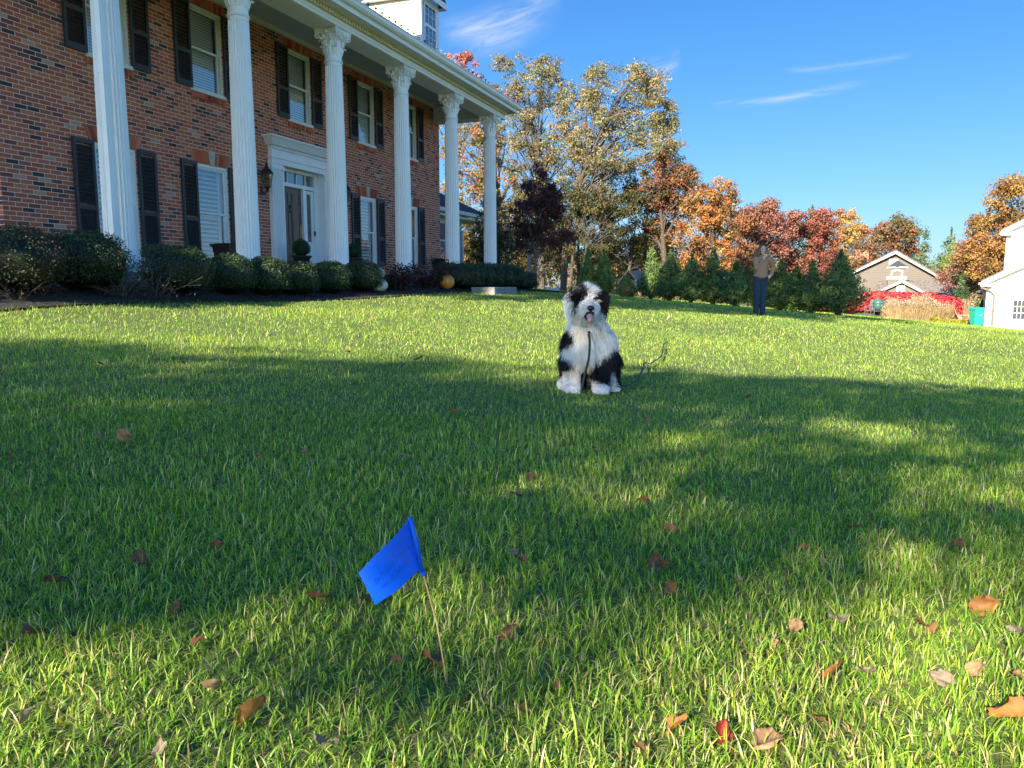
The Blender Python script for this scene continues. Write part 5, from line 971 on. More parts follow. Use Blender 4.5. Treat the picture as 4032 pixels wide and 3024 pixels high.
def patio_chair(qx, t, rz, lab):
    e = empty('patio_chair', onground(qx, t), lab, 'chair', 'dark metal patio chairs', rz=rz); m = MB()
    m.box(-.3, .3, -.28, .28, .4, .44); m.build('seat', PG, e); m = MB(); m.hexa([(-.3, .26, .44), (.3, .26, .44), (.3, .3, .44), (-.3, .3, .44), (-.3, .42, 1.05), (.3, .42, 1.05), (.3, .45, 1.05), (-.3, .45, 1.05)]); m.build('backrest', PG, e)
    for sx in (-.29, .29):
        for sy in (-.27, .27): MB().tube([(sx, sy, .4), (sx * 1.08, sy * 1.1, 0)], .022, 5).build('leg', PG, e)
        MB().tube([(sx * 1.05, .3, .68), (sx * 1.1, -.25, .66), (sx * 1.05, -.27, .42)], .022, 5).build('armrest', PG, e)
patio_chair(1920, 47.0, .3, 'dark metal patio chair right of the green grill'); patio_chair(1945, 47.8, 2.7, 'dark patio chair half behind the tan grass'); patio_chair(1884, 48.4, -.9, 'dark patio chair left of the green grill')
p = onground(2084, 46.2); ad = empty('lounge_chair', p, 'slatted wooden lounge chair facing left beside the green bin', 'chair', rz=R(75))
m = MB(); m.hexa([(-.3, -.4, .4), (.3, -.4, .4), (.3, -.4, .43), (-.3, -.4, .43), (-.3, .3, .18), (.3, .3, .18), (.3, .3, .21), (-.3, .3, .21)]); m.build('seat', WOODC, ad)
m = MB()
for k in range(5): x = -.3 + k * .122; m.hexa([(x, .24, .2), (x + .11, .24, .2), (x + .11, .27, .2), (x, .27, .2), (x, .62, 1.0 + .04 * (2 - abs(k - 2))), (x + .11, .62, 1.0 + .04 * (2 - abs(k - 2))), (x + .11, .65, 1.0), (x, .65, 1.0)])
m.build('backrest', WOODC, ad)
for sx in (-1, 1):
    MB().box(sx * .36 - .05, sx * .36 + .05, -.45, .4, .56, .59).build('armrest', WOODC, ad); MB().box(sx * .36 - .03, sx * .36 + .03, -.42, -.34, 0, .559).build('leg', WOODC, ad); MB().hexa([(sx * .33 - .02, .1, 0), (sx * .33 + .02, .1, 0), (sx * .33 + .02, .3, .0), (sx * .33 - .02, .3, 0), (sx * .33 - .02, .2, .56), (sx * .33 + .02, .2, .56), (sx * .33 + .02, .34, .56), (sx * .33 - .02, .34, .56)]).build('leg', WOODC, ad)
# green bin
p = onground(2113, 43.6); bn = empty('wheeled_bin', p, 'teal green plastic bin with a lid beside the white garage', 'bin'); BG = pmat('teal_plastic', (.02, .34, .26), .4, .06, 4)
m = MB(); m.hexa([(-.25, -.27, .03), (.25, -.27, .03), (.25, .27, .03), (-.25, .27, .03), (-.3, -.33, .92), (.3, -.33, .92), (.3, .33, .92), (-.3, .33, .92)]); m.box(-.32, .32, -.35, .35, .86, .93); m.build('body', BG, bn, bevel=.02)
m = MB(); m.hexa([(-.33, -.38, .935), (.33, -.38, .935), (.33, .38, .935), (-.33, .38, .935), (-.27, -.3, 1.04), (.27, -.3, 1.04), (.27, .3, 1.06), (-.27, .3, 1.06)]); m.build('lid', BG, bn, bevel=.02)
for sx in (-.27, .27): MB().prism([(.26 + .1 * math.cos(a), .1 + .1 * math.sin(a)) for a in np.linspace(0, 6.1, 14)], 0, sx - .03, sx + .03).build('wheel', BLACKM, bn)
m = MB(); m.lathe((0, 0, 0), [(.001, -.001), (.06, 0), (.001, .001)], 12); MB().prism([(-.09, .6), (-.02, .62), (.03, .65), (.1, .61), (.04, .6), (.0, .585)], 1, -.318, -.312).build('emblem', NWT, bn)
# patio heater
p = onground(2127, 46.5); ph = empty('patio_heater', p, 'steel mushroom patio heater behind the corner of the white garage', 'heater'); ST = pmat('brushed_steel', (.5, .5, .5), .35, .1, 5, metal=.8)
MB().lathe((0, 0, 0), [(.24, 0), (.24, .6), (.3, .62), (.3, .66), (.05, .68), (.04, 1.7)], 16).build('base_and_pole', ST, ph); MB().lathe((0, 0, 1.7), [(.08, 0), (.12, .02), (.12, .3), (.06, .33)], 14).build('burner', ST, ph); MB().lathe((0, 0, 2.05), [(.48, 0), (.42, .06), (.05, .14)], 20).build('hood', ST, ph)
# low white lattice rail
p = onground(2052, 50.2); rl = empty('lattice_rail', p, 'low pale rail with crossed bars behind the patio', 'railing'); m = MB()
for x in (-.9, 0, .9): m.box(x - .04, x + .04, -.04, .04, 0, .95)
m.box(-.9, .9, -.03, .03, .86, .92); m.box(-.9, .9, -.03, .03, .12, .17)
for x in (-.9, 0): m.tube([(x + .05, 0, .17), (x + .85, 0, .86)], .022, 4); m.tube([(x + .05, 0, .86), (x + .85, 0, .17)], .022, 4)
m.build('rails', pmat('pale_rail', (.4, .42, .42), .6, .1), rl)
# firepit slab right of the grass
p = onground(2062, 47.5); fp = MB(); fp.lathe((0, 0, 0), [(.5, 0), (.5, .32), (.55, .33), (.55, .4), (.4, .4)], 14); o = fp.build('stone_firepit', STONE, loc=p); tag(o, 'low round stone firepit left of the wooden lounge chair', 'firepit')

# ---------------------------------------------------------------- playhouse among the evergreens
def PPt(sx, sy, t=37.5): return at(sx / 1.8228, sy / 1.8228, t)
WARM = pmat('warm_timber', (.5, .3, .14), .7, .12, 10); PRF = pmat('playhouse_shingle', (.16, .15, .16), .85, .25, 14)
a = PPt(2490, 1150); pl = empty('playhouse', (a.x, 37.5, gz(a.x, 37.5)), 'cedar swing set playhouse with a grey pitched roof among young evergreens', 'playhouse')
def PH(): return MB(tuple(pl.location))
pk, ple, pre, rr_, rb = PPt(2473, 1066), PPt(2432, 1115), PPt(2512, 1112), PPt(2538, 1063), PPt(2538, 1110)
m = PH(); Y0 = 37.5; L2 = 2.0
m.add([(pk.x, Y0, pk.z), (pre.x, Y0, pre.z), (pk.x + L2 * .8, Y0 + .8, pk.z + .03), (pre.x + L2 * .8, Y0 + .8, pre.z + .03), (pk.x, Y0, pk.z - .04), (pre.x, Y0, pre.z - .04), (pk.x + L2 * .8, Y0 + .8, pk.z - .01), (pre.x + L2 * .8, Y0 + .8, pre.z - .01), (ple.x, Y0, ple.z), (ple.x + L2 * .8, Y0 + .8, ple.z)],
      [(0, 1, 3, 2), (4, 6, 7, 5), (0, 4, 5, 1), (2, 3, 7, 6), (1, 5, 7, 3), (0, 2, 9, 8)]); m.build('roof', PRF, pl)
m = PH()
for q in (ple, pre): m.tube([(q.x, Y0 - .05, q.z), (pk.x, Y0 - .05, pk.z)], .045, 4)
for x in (ple.x + .22, pre.x - .2, pre.x + 1.2): m.box(x - .05, x + .05, Y0, Y0 + .1, pl.location.z, ple.z + .15)
m.box(ple.x + .2, pre.x - .2, Y0 - .02, Y0 + .04, ple.z + .02, ple.z + .12); m.build('timber_frame', WARM, pl)
m = PH(); q0, q1, q2 = PPt(2436, 1126), PPt(2402, 1152), PPt(2450, 1160)
for q in (q1, q2): m.tube([(q.x, Y0 - .6, q.z), (q0.x, Y0 - .6, q0.z)], .045, 4)
m.box(q1.x - .2, q2.x, Y0 - .6, Y0 - .52, q0.z - .35, q0.z - .25); m.build('side_porch', WARM, pl); PH().box(ple.x + .3, pre.x - .25, Y0 + .15, Y0 + .2, pl.location.z, pl.location.z + .9).build('back_panel', WARM, pl)
m = PH()
for (sx, y0_, y1_) in ((2499, 1098, 1155), (2534, 1140, 1170)): q = PPt(sx, y1_); m.box(q.x - .035, q.x + .035, Y0 - .3, Y0 - .25, q.z, PPt(sx, y0_).z)
m.build('white_post', NWT, pl)
for i, (sx, sy, w, h) in enumerate([(2180, 1147, .5, .14), (2198, 1140, .13, .3), (2166, 1149, .14, .12), (2150, 1151, .1, .12)]):
    q = PPt(sx, sy, 36); z = gz(q.x, 36); o = MB().lathe((0, 0, 0), [(w * .5, 0), (w * .52, h * .5), (w * .4, h), (w * .2, h * 1.02)], 9).build('garden_stone', pmat('pale_stone', (.5, .47, .44), .8, .15), loc=(q.x, 36, z)); o.rotation_euler = (0, 0, i)
    tag(o, ['wide flat pale stone left of the dog at the wood edge', 'upright pale stone standing behind the flat stone', 'small pale stone left of the flat stone', 'leftmost tiny pale stone at the wood edge'][i], 'stone', 'pale stones at the wood edge')

# ---------------------------------------------------------------- bodies grown from joined volumes
def vol(name, prims, voxel, mat, parent=None, smooth=3, loc=None, link=True):
    """prims: ('c', p0, r0, p1, r1) tapered limb or ('e', centre, radii)"""
    m = MB()
    for p in prims:
        if p[0] == 'e':
            c, r = p[1], p[2]; n = 14; m.lathe((0, 0, 0), [(math.cos(t) if abs(t) < 1.55 else .001, math.sin(t)) for t in np.linspace(-1.57, 1.57, n)], 20); k = 20 * n
            rot = Matrix.Rotation(p[3], 3, p[4]) if len(p) > 3 else Matrix.Identity(3)
            for i in range(len(m.v) - k, len(m.v)): q = rot @ Vector((m.v[i][0] * r[0], m.v[i][1] * r[1], m.v[i][2] * r[2])); m.v[i] = (c[0] + q.x, c[1] + q.y, c[2] + q.z)
        else:
            p0, r0, p1, r1 = Vector(p[1]), p[2], Vector(p[3]), p[4]; d = (p1 - p0).normalized(); L = (p1 - p0).length; pts = []; rad = []
            for t in np.linspace(-1.5, 0, 6): pts.append(p0 + d * r0 * math.sin(t)); rad.append(max(.001, r0 * math.cos(t)))
            for t in (.25, .5, .75): pts.append(p0 + d * L * t); rad.append(r0 + (r1 - r0) * t)
            for t in np.linspace(0, 1.5, 6): pts.append(p1 + d * r1 * math.sin(t)); rad.append(max(.001, r1 * math.cos(t)))
            m.tube(pts, rad, 18)
    o = m.build(name, mat); r = o.modifiers.new('r', 'REMESH'); r.mode = 'VOXEL'; r.voxel_size = voxel; s_ = o.modifiers.new('s', 'SMOOTH'); s_.factor = .6; s_.iterations = smooth
    dg = bpy.context.evaluated_depsgraph_get(); me = bpy.data.meshes.new_from_object(o.evaluated_get(dg)); old = o.data; o.modifiers.clear(); o.data = me; bpy.data.meshes.remove(old)
    if not me.materials: me.materials.append(mat)
    me.polygons.foreach_set('use_smooth', np.ones(len(me.polygons), bool)); o.parent = parent
    if loc is not None: o.location = loc
    return o
def arrays(o):
    me = o.data; V = np.empty(len(me.vertices) * 3, np.float32); me.vertices.foreach_get('co', V); V = V.reshape(-1, 3); me.calc_loop_triangles(); Tn = np.empty(len(me.loop_triangles) * 3, np.int32); me.loop_triangles.foreach_get('vertices', Tn); Tn = Tn.reshape(-1, 3)
    Nn = np.empty(len(me.vertices) * 3, np.float32); me.vertices.foreach_get('normal', Nn); return V, Tn, Nn.reshape(-1, 3)
def inpoly(x, y, poly):
    r = np.zeros(len(x), bool); n = len(poly)
    for i in range(n):
        (x0, y0), (x1, y1) = poly[i], poly[(i + 1) % n]; c = ((y0 > y) != (y1 > y)); xi = (x1 - x0) * (y - y0) / ((y1 - y0) + 1e-9) + x0; r ^= c & (x < xi)
    return r

# ---------------------------------------------------------------- the dog
DK = .647e-3
def Z_(zx, zy): return ((zx - 720) * DK, (1432 - zy) * DK)      # measured off the front view
dp = Vector((.565, 5.5, 0)); dp.z = gz(dp.x, dp.y)
dog = empty('sheepdog', dp, 'fluffy black and white sheepdog sitting on the lawn with its tongue out', 'dog')
body = [('e', (.02, .26, .17), (.16, .19, .15)), ('c', (.02, .24, .2), .16, (-.01, .07, .38), .135), ('c', (-.015, .04, .34), .132, (-.02, .03, .45), .122), ('c', (-.02, .03, .46), .1, (-.035, -.0, .6), .085),
        ('e', (-.035, -.01, .662), (.088, .1, .088)), ('c', (-.033, -.08, .612), .062, (-.028, -.165, .6), .045), ('c', (-.03, -.08, .58), .045, (-.03, -.14, .54), .026),
        ('c', (-.11, .02, .36), .075, (-.135, -.01, .2), .052), ('c', (-.135, -.01, .2), .052, (-.135, -.02, .05), .046), ('e', (-.138, -.05, .033), (.055, .07, .033)),
        ('c', (.085, .02, .36), .075, (.085, -.01, .2), .055), ('c', (.085, -.01, .2), .055, (.07, -.02, .05), .046), ('e', (.068, -.05, .033), (.055, .07, .033)),
        ('e', (.15, .2, .15), (.075, .15, .13)), ('e', (-.12, .22, .14), (.075, .15, .12)), ('c', (.17, .12, .07), .05, (.175, .02, .03), .033), ('c', (-.17, .14, .06), .045, (-.19, .04, .03), .033), ('c', (.02, .42, .08), .04, (-.14, .55, .05), .02)]
for k in range(3): body += [('c', (-.138 + (k - 1) * .032, -.09, .025), .017, (-.138 + (k - 1) * .034, -.115, .018), .014), ('c', (.068 + (k - 1) * .032, -.09, .025), .017, (.068 + (k - 1) * .034, -.115, .018), .014)]
db = vol('body', body, .008, FURM, dog, 4)
ears = vol('ear', [('e', (.066, .0, .615), (.026, .045, .1), R(8), 'Y')], .008, FURM, dog, 2); ear2 = vol('ear', [('e', (-.136, .0, .61), (.026, .045, .095), R(-6), 'Y')], .008, FURM, dog, 2)
BLK = [[(500, 275), (560, 225), (625, 220), (650, 300), (672, 385), (605, 412), (568, 525), (512, 528), (500, 420), (485, 340)], [(738, 350), (792, 285), (850, 280), (890, 400), (905, 470), (895, 610), (845, 605), (822, 520), (795, 480), (768, 420), (722, 390)],
       [(330, 690), (440, 690), (548, 730), (555, 825), (505, 890), (450, 910), (448, 1000), (512, 1075), (510, 1145), (400, 1200), (320, 1000)], [(985, 690), (960, 880), (860, 990), (800, 1060), (760, 1110), (735, 1190), (722, 1262), (800, 1305), (905, 1345), (925, 1205), (985, 1200), (1000, 1372), (1100, 1385), (1110, 1150), (1060, 1000), (1030, 800)],
       [(625, 1210), (705, 1210), (712, 1420), (620, 1420)]]
def coat(P, rg):
    x = P[:, 0] / DK + 720 + rg.normal(0, 9, len(P)); y = 1432 - P[:, 2] / DK + rg.normal(0, 11, len(P)); blk = np.zeros(len(P), bool)
    for p in BLK: blk |= inpoly(x, y, p)
    back = P[:, 1] > .12 + rg.normal(0, .015, len(P)); blk |= back & (P[:, 2] > .07); blk |= (P[:, 1] > .05) & (P[:, 2] > .58) & (P[:, 2] < .7) & (np.abs(P[:, 0] + .035) < .12)
    n = len(P); w = np.array([(.95, .94, .92)]) * rg.uniform(.75, 1.12, (n, 1)); cream = (np.abs(x - 690) < 130) & (y > 560) & (y < 800); w[cream] *= [.95, .9, .8]; brown = (y > 1050) & (y < 1250); w[brown] *= [.95, .88, .8]
    k = np.array([(.009, .009, .012)]) * rg.uniform(.6, 2.0, (n, 1)) * np.array([[1, 1, 1.05]]); br = rg.random(n) < .12; k[br] *= [2.4, 1.7, 1.2]; grey = (y < 330) & (x < 660) & (rg.random(n) < .3)
    c = np.where(blk[:, None], k, w); c[grey & blk] = (.3, .31, .33); return np.clip(c, 0, .95)
def fur(o, n, seed, lmul=1.0):
    rg = np.random.default_rng(seed); V, Tn, Nn = arrays(o); A = V[Tn[:, 0]]; B = V[Tn[:, 1]]; D = V[Tn[:, 2]]; ar = np.linalg.norm(np.cross(B - A, D - A), axis=1); idx = rg.choice(len(Tn), n, p=ar / ar.sum())
    u = rg.random((n, 2)); fl = u.sum(1) > 1; u[fl] = 1 - u[fl]; P = A[idx] + (B - A)[idx] * u[:, :1] + (D - A)[idx] * u[:, 1:]; Nr = Nn[Tn[idx, 0]]
    z = P[:, 2]; y = P[:, 1]; x = P[:, 0]; L = np.where(z > .5, .044, .066); L = np.where(z < .2, .032, L); L = np.where(z < .05, .024, L)
    muz = (y < -.09) & (z > .5); L = np.where(muz, .03, L); nose = (np.hypot(x + .028, z - .605) < .026) & (y < -.16); mouth = (np.abs(x + .03) < .032) & (y < -.1) & (z < .585) & (z > .51); eye = (np.minimum(np.hypot(x + .075, z - .672), np.hypot(x - .008, z - .672)) < .014) & (y < -.08)
    keep = ~(nose | mouth | eye); P, Nr, L, x, y, z = P[keep], Nr[keep], L[keep], x[keep], y[keep], z[keep]; n = len(P); L = L * rg.uniform(.6, 1.35, n) * lmul
    flow = np.stack([x * .8 + .02, -.15 * np.ones(n), -np.ones(n)], 1); head = z > .66; flow[head] = np.stack([(x[head] + .035) * 6, -.35 * np.ones(head.sum()), .3 - np.abs(x[head] + .035) * 9], 1); flow[(y < -.09) & (z > .5)] *= [1, -1.2, .9]
    cl = np.sin(x * 90 + z * 60) * .1; D0 = Nr * .8 + flow * .5 + rg.normal(0, .18, (n, 3)); D0[:, 0] += cl; D0 /= np.linalg.norm(D0, axis=1, keepdims=True); D1 = Nr * .25 + flow * .95 + rg.normal(0, .2, (n, 3)); D1[:, 0] += cl; D1 /= np.linalg.norm(D1, axis=1, keepdims=True)
    P = P - Nr * .004; M1 = P + D0 * (L * .5)[:, None]; E = M1 + D1 * (L * .55)[:, None]; E[:, 2] = np.maximum(E[:, 2], .003); sd = np.cross(D0, rg.normal(0, 1, (n, 3))); sd /= np.linalg.norm(sd, axis=1, keepdims=True) + 1e-9; w = (rg.uniform(.001, .002, n))[:, None]
    col = coat(P, rg); V2 = np.stack([P - sd * w, P + sd * w, M1 + sd * w * .8, M1 - sd * w * .8, E], 1).reshape(-1, 3); b = np.arange(n) * 5
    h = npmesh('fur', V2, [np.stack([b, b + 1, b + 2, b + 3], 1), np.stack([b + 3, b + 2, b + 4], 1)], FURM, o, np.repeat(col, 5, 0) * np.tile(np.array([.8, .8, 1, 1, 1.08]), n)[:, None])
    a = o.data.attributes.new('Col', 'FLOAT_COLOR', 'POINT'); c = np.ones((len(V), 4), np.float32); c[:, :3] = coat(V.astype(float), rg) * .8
    mm = (np.abs(V[:, 0] + .03) < .034) & (V[:, 1] < -.1) & (V[:, 2] < .585) & (V[:, 2] > .51); c[mm, :3] = (.03, .012, .012); a.data.foreach_set('color', c.ravel())
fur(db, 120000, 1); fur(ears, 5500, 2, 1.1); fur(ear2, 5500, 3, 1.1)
NOSE = pmat('black_nose', (.012, .012, .014), .3, .1, 20); TON = pmat('pink_tongue', (.42, .2, .27), .45, .1, 20)
vol('nose', [('e', (-.027, -.212, .61), (.026, .018, .02)), ('e', (-.027, -.205, .6), (.016, .016, .018))], .004, NOSE, dog, 1)
vol('tongue', [('c', (-.03, -.14, .565), .02, (-.03, -.195, .552), .024), ('c', (-.03, -.195, .55), .023, (-.029, -.212, .527), .019)], .005, TON, dog, 3)
EYE = pmat('dark_eye', (.02, .012, .008), .08, .1)
for ex in (-.078, .01): vol('eye', [('e', (ex, -.106, .67), (.012, .01, .011))], .003, EYE, dog, 1)
m = MB(); m.tube([(-.03 + .1 * math.cos(a), .005 + .105 * math.sin(a), .485 + .012 * math.sin(a)) for a in np.linspace(0, 2 * math.pi, 30)], .008, 6); m.lathe((-.03, -.16, .44), [(.002, -.012), (.013, 0), (.002, .012)], 8); m.build('collar', BLACKM, dog)
# leash: a flat black strap from the collar to the grass and away to the right
def ribbon(name, pts, w, mat, lab):
    pts = [Vector(p) for p in pts]; dense = []
    for i in range(len(pts) - 1):
        p0, p1, p2, p3 = pts[max(i - 1, 0)], pts[i], pts[i + 1], pts[min(i + 2, len(pts) - 1)]
        for k in range(6):
            t = k / 6; dense.append(.5 * ((2 * p1) + (p2 - p0) * t + (2 * p0 - 5 * p1 + 4 * p2 - p3) * t * t + (3 * p1 - p0 - 3 * p2 + p3) * t ** 3))
    dense.append(pts[-1]); V = []; n = len(dense); o0 = dense[0]
    for i, p in enumerate(dense):
        d = (dense[min(i + 1, n - 1)] - dense[max(i - 1, 0)]).normalized(); s_ = d.cross(Vector((0, -1, .1)) if i < 26 else Vector((math.sin(i * .3) * .3, -.25 * math.sin(i * .21), 1))).normalized() * w; u = d.cross(s_).normalized() * .0012
        V += [tuple(p - o0 + q) for q in (-s_ - u, s_ - u, s_ + u, -s_ + u)]
    F = [(i * 4 + k, i * 4 + (k + 1) % 4, i * 4 + 4 + (k + 1) % 4, i * 4 + 4 + k) for i in range(n - 1) for k in range(4)]
    o = npmesh(name, V, np.array(F), mat, loc=o0); tag(o, lab, 'leash')
def gl_(zx, zy, h): q = gp((2050 + zx / 2.7646) / 1.8228, (1020 + zy / 2.7646) / 1.8228); return q + Vector((0, 0, h))
ribbon('dog_leash', [dp + Vector((-.035, -.17, .43)), dp + Vector((-.03, -.21, .38)), dp + Vector((-.035, -.2, .26)), dp + Vector((-.06, -.18, .14)), dp + Vector((-.078, -.17, .03)), dp + Vector((-.05, -.2, .03)), gl_(760, 1425, .035), gl_(900, 1425, .05), gl_(1000, 1440, .05), gl_(1150, 1450, .045), gl_(1240, 1405, .05), gl_(1300, 1325, .05), gl_(1335, 1250, .06), gl_(1350, 1195, .06), gl_(1400, 1190, .045), gl_(1450, 1165, .045), gl_(1530, 1100, .045), gl_(1545, 1030, .05), gl_(1560, 970, .05), gl_(1605, 945, .045)], .008, pmat('black_webbing', (.014, .016, .02), .6, .2, 30), 'flat black leash running from the dog across the grass')

# ---------------------------------------------------------------- the person
pp = gp(1632.5, 679); pp = Vector((pp.x, 18.9, gz(pp.x, 18.9))); K = 1.42e-3
person = empty('person', pp, 'person with long brown hair in tan sweater and jeans, hand at chin', 'person')
def q(zx, zy, y=0.0): return ((zx - 530) * K, y, (1385 - zy) * K)
SKIN = pmat('skin', (.6, .38, .3), .55, .06, 20); SWE = pmat('tan_knit', (.34, .21, .14), .9, .1, 40, .4, 300); JEAN = pmat('dark_denim', (.014, .034, .075), .85, .25, 30); HAIR = pmat('brown_hair', (.16, .085, .05), .55, .3, 40); SHOE = pmat('dark_shoes', (.03, .025, .025), .6, .2)
hc = q(548, 285, -.02); b = [('e', hc, (.072, .088, .108)), ('e', (hc[0], hc[1] - .03, hc[2] - .06), (.05, .055, .05)), ('c', (hc[0], .01, hc[2] - .1), .052, (q(545, 400)[0], .02, q(545, 400)[2]), .055),
     ('c', q(540, 450, .01), .13, q(535, 700, .0), .125), ('e', q(533, 760, .0), (.165, .11, .13)),
     ('c', q(478, 780, 0), .085, q(485, 1060, 0), .06), ('c', q(485, 1060, 0), .058, q(478, 1340, .03), .04), ('c', q(590, 780, 0), .085, q(585, 1060, -.01), .06), ('c', q(585, 1060, -.01), .058, q(588, 1340, .02), .04),
     ('c', q(430, 430, 0), .055, q(440, 590, -.06), .045), ('c', q(440, 590, -.06), .042, q(540, 425, -.16), .028), ('c', q(680, 430, 0), .055, q(755, 575, .06), .045), ('c', q(755, 575, .06), .04, q(680, 715, -.08), .028),
     # hand at the chin: palm, four curled fingers and a thumb
     ('c', q(538, 425, -.16), .026, q(548, 378, -.155), .034), ('c', q(560, 358, -.16), .0105, q(592, 362, -.175), .009), ('c', q(560, 370, -.165), .011, q(594, 376, -.18), .009), ('c', q(558, 385, -.165), .0105, q(588, 390, -.18), .009), ('c', q(556, 398, -.16), .0095, q(580, 402, -.175), .008), ('c', q(575, 362, -.15), .011, q(590, 318, -.13), .008), ('c', q(540, 372, -.15), .0115, q(515, 352, -.135), .009),
     # hand slipping into the pocket
     ('c', q(680, 715, -.08), .027, q(660, 735, -.1), .03), ('c', q(655, 725, -.105), .009, q(636, 742, -.115), .009), ('c', q(658, 738, -.105), .009, q(640, 754, -.112), .009), ('c', q(662, 748, -.1), .009, q(648, 764, -.11), .008), ('c', q(668, 752, -.1), .0085, q(658, 768, -.105), .008), ('c', q(650, 715, -.1), .0095, q(630, 722, -.11), .008),
     ('e', (hc[0], hc[1] - .087, hc[2] - .012), (.012, .018, .022)), ('e', (hc[0], hc[1] - .075, hc[2] + .025), (.05, .02, .012)), ('e', (hc[0] - .073, hc[1], hc[2] - .01), (.01, .018, .03)), ('e', (hc[0] + .073, hc[1], hc[2] - .01), (.01, .018, .03))]
bo = vol('body', b, .0065, SKIN, person, 2)
vol('sweater', [('c', q(535, 470, .01), .158, q(533, 690, 0), .155), ('e', q(533, 715, 0), (.195, .13, .06)), ('e', q(545, 425, .015), (.17, .1, .07)), ('c', q(435, 440, 0), .075, q(440, 590, -.055), .062), ('c', q(440, 592, -.06), .06, q(528, 452, -.15), .04), ('c', q(670, 440, .0), .075, q(752, 575, .06), .06), ('c', q(752, 577, .06), .058, q(695, 700, -.06), .043), ('c', q(545, 395, .01), .07, q(545, 420, .01), .085)], .008, SWE, person, 3)
vol('jeans', [('e', q(533, 770, 0), (.19, .125, .1)), ('c', q(474, 790, 0), .1, q(483, 1060, 0), .078), ('c', q(483, 1060, 0), .076, q(474, 1345, .02), .066), ('c', q(592, 790, 0), .1, q(586, 1060, -.01), .078), ('c', q(586, 1060, -.01), .076, q(588, 1345, .015), .064)], .008, JEAN, person, 2)
for sx in (468, 592): vol('shoe', [('c', q(sx, 1372, .05), .04, q(sx, 1376, -.12), .036), ('e', q(sx, 1368, 0), (.046, .12, .03))], .008, SHOE, person, 2)
hairs = [('e', (hc[0], hc[1] + .036, hc[2] + .035), (.09, .088, .1)), ('e', (hc[0], hc[1] + .045, hc[2] - .04), (.1, .075, .13))]
for i in range(16):
    s_ = -1 if i % 2 == 0 else 1; j = i // 2; r_ = .018 + .006 * (j % 3); x1 = hc[0] + s_ * (.082 + .006 * j); hairs += [('c', (hc[0] + s_ * .035, hc[1] - .01 + .012 * j, hc[2] + .105), r_ * .8, (x1 + s_ * .008, hc[1] - .03 + .018 * j, hc[2] + .01), r_ * .9), ('c', (x1, hc[1] - .045 + .018 * j, hc[2] + .01), r_, (hc[0] + s_ * (.085 + .016 * j + (.03 if s_ < 0 else 0)), hc[1] - .05 + .02 * j, hc[2] - .14 - .012 * (j % 4)), .012)]
vol('hair', hairs, .007, HAIR, person, 1)
for ex in (-.028, .028):
    MB().lathe((0, 0, 0), [(.001, -.006), (.009, 0), (.001, .006)], 8).build('eye', EYE, person, loc=(hc[0] + ex, hc[1] - .082, hc[2] + .008)); MB().box(-.017, .017, -.003, .003, 0, .006).build('eyebrow', HAIR, person, loc=(hc[0] + ex, hc[1] - .093, hc[2] + .03))
MB().box(-.02, .02, -.003, .003, -.005, .004).build('mouth', pmat('lips', (.35, .12, .11), .5), person, loc=(hc[0], hc[1] - .086, hc[2] - .052))

# ---------------------------------------------------------------- blue marker flag
A0, A1, A2, A3 = Vector((-.1857, 1.35, .330)), Vector((-.167, 1.355, .232)), Vector((-.270, 1.295, .249)), Vector((-.2335, 1.262, .203))
base_ = Vector((-.1185, 1.363, gz(-.1185, 1.363))); fl = empty('marker_flag', base_, 'bright blue plastic marker flag on a rusty wire in the front lawn', 'flag')
FLB = newmat('blue_plastic_film'); t_ = FLB.node_tree; o_ = t_.nodes.new('ShaderNodeOutputMaterial'); b_ = t_.nodes.new('ShaderNodeBsdfPrincipled'); b_.inputs['Base Color'].default_value = (.012, .2, .95, 1); b_.inputs['Roughness'].default_value = .38
tr_ = t_.nodes.new('ShaderNodeBsdfTranslucent'); tr_.inputs[0].default_value = (.01, .24, 1, 1); nz_ = t_.nodes.new('ShaderNodeTexNoise'); nz_.inputs['Scale'].default_value = 30; bp_ = t_.nodes.new('ShaderNodeBump'); bp_.inputs['Strength'].default_value = .12; bp_.inputs['Distance'].default_value = .01; t_.links.new(nz_.outputs[0], bp_.inputs['Height']); t_.links.new(bp_.outputs[0], b_.inputs['Normal'])
mix_ = t_.nodes.new('ShaderNodeMixShader'); mix_.inputs[0].default_value = .5; t_.links.new(b_.outputs[0], mix_.inputs[1]); t_.links.new(tr_.outputs[0], mix_.inputs[2]); t_.links.new(mix_.outputs[0], o_.inputs[0])
FLT = pmat('blue_flag_print', (.004, .1, .64), .25, .02)
fn = (A1 - A0).cross(A2 - A0).normalized()
if fn.y > 0: fn = -fn
def FP(u, v):    # u away from the wire, v down the wire
    p = A0 * (1 - u) * (1 - v) + A2 * u * (1 - v) + A1 * (1 - u) * v + A3 * u * v
    return p + fn * (.006 * math.sin(u * 3.0) * (1 - v * .6) - .008 * math.sin(v * 3.14) * (1 - u) + .003 * math.sin(u * 7 + v * 4))
nu, nv = 26, 22; V = [tuple(FP(i / nu, j / nv) - base_) for j in range(nv + 1) for i in range(nu + 1)]; V2 = [tuple(FP(i / nu, j / nv) - base_ - fn * .0006) for j in range(nv + 1) for i in range(nu + 1)]; n1 = nu + 1; nn_ = len(V)
F = [(j * n1 + i, j * n1 + i + 1, (j + 1) * n1 + i + 1, (j + 1) * n1 + i) for j in range(nv) for i in range(nu)]; F2 = [tuple(nn_ + k for k in reversed(f)) for f in F]
npmesh('flag_film', V + V2, np.array(F + F2), FLB, fl, smooth=True)
MB().tube([tuple(A0 - base_ + Vector((.001, 0, .002))), tuple(A0.lerp(A1, .5) - base_ + Vector((.003, 0, 0))), tuple(A1 - base_ + Vector((.003, 0, -.006)))], [.0042, .0044, .0036], 8).build('sleeve', FLB, fl, smooth=True)
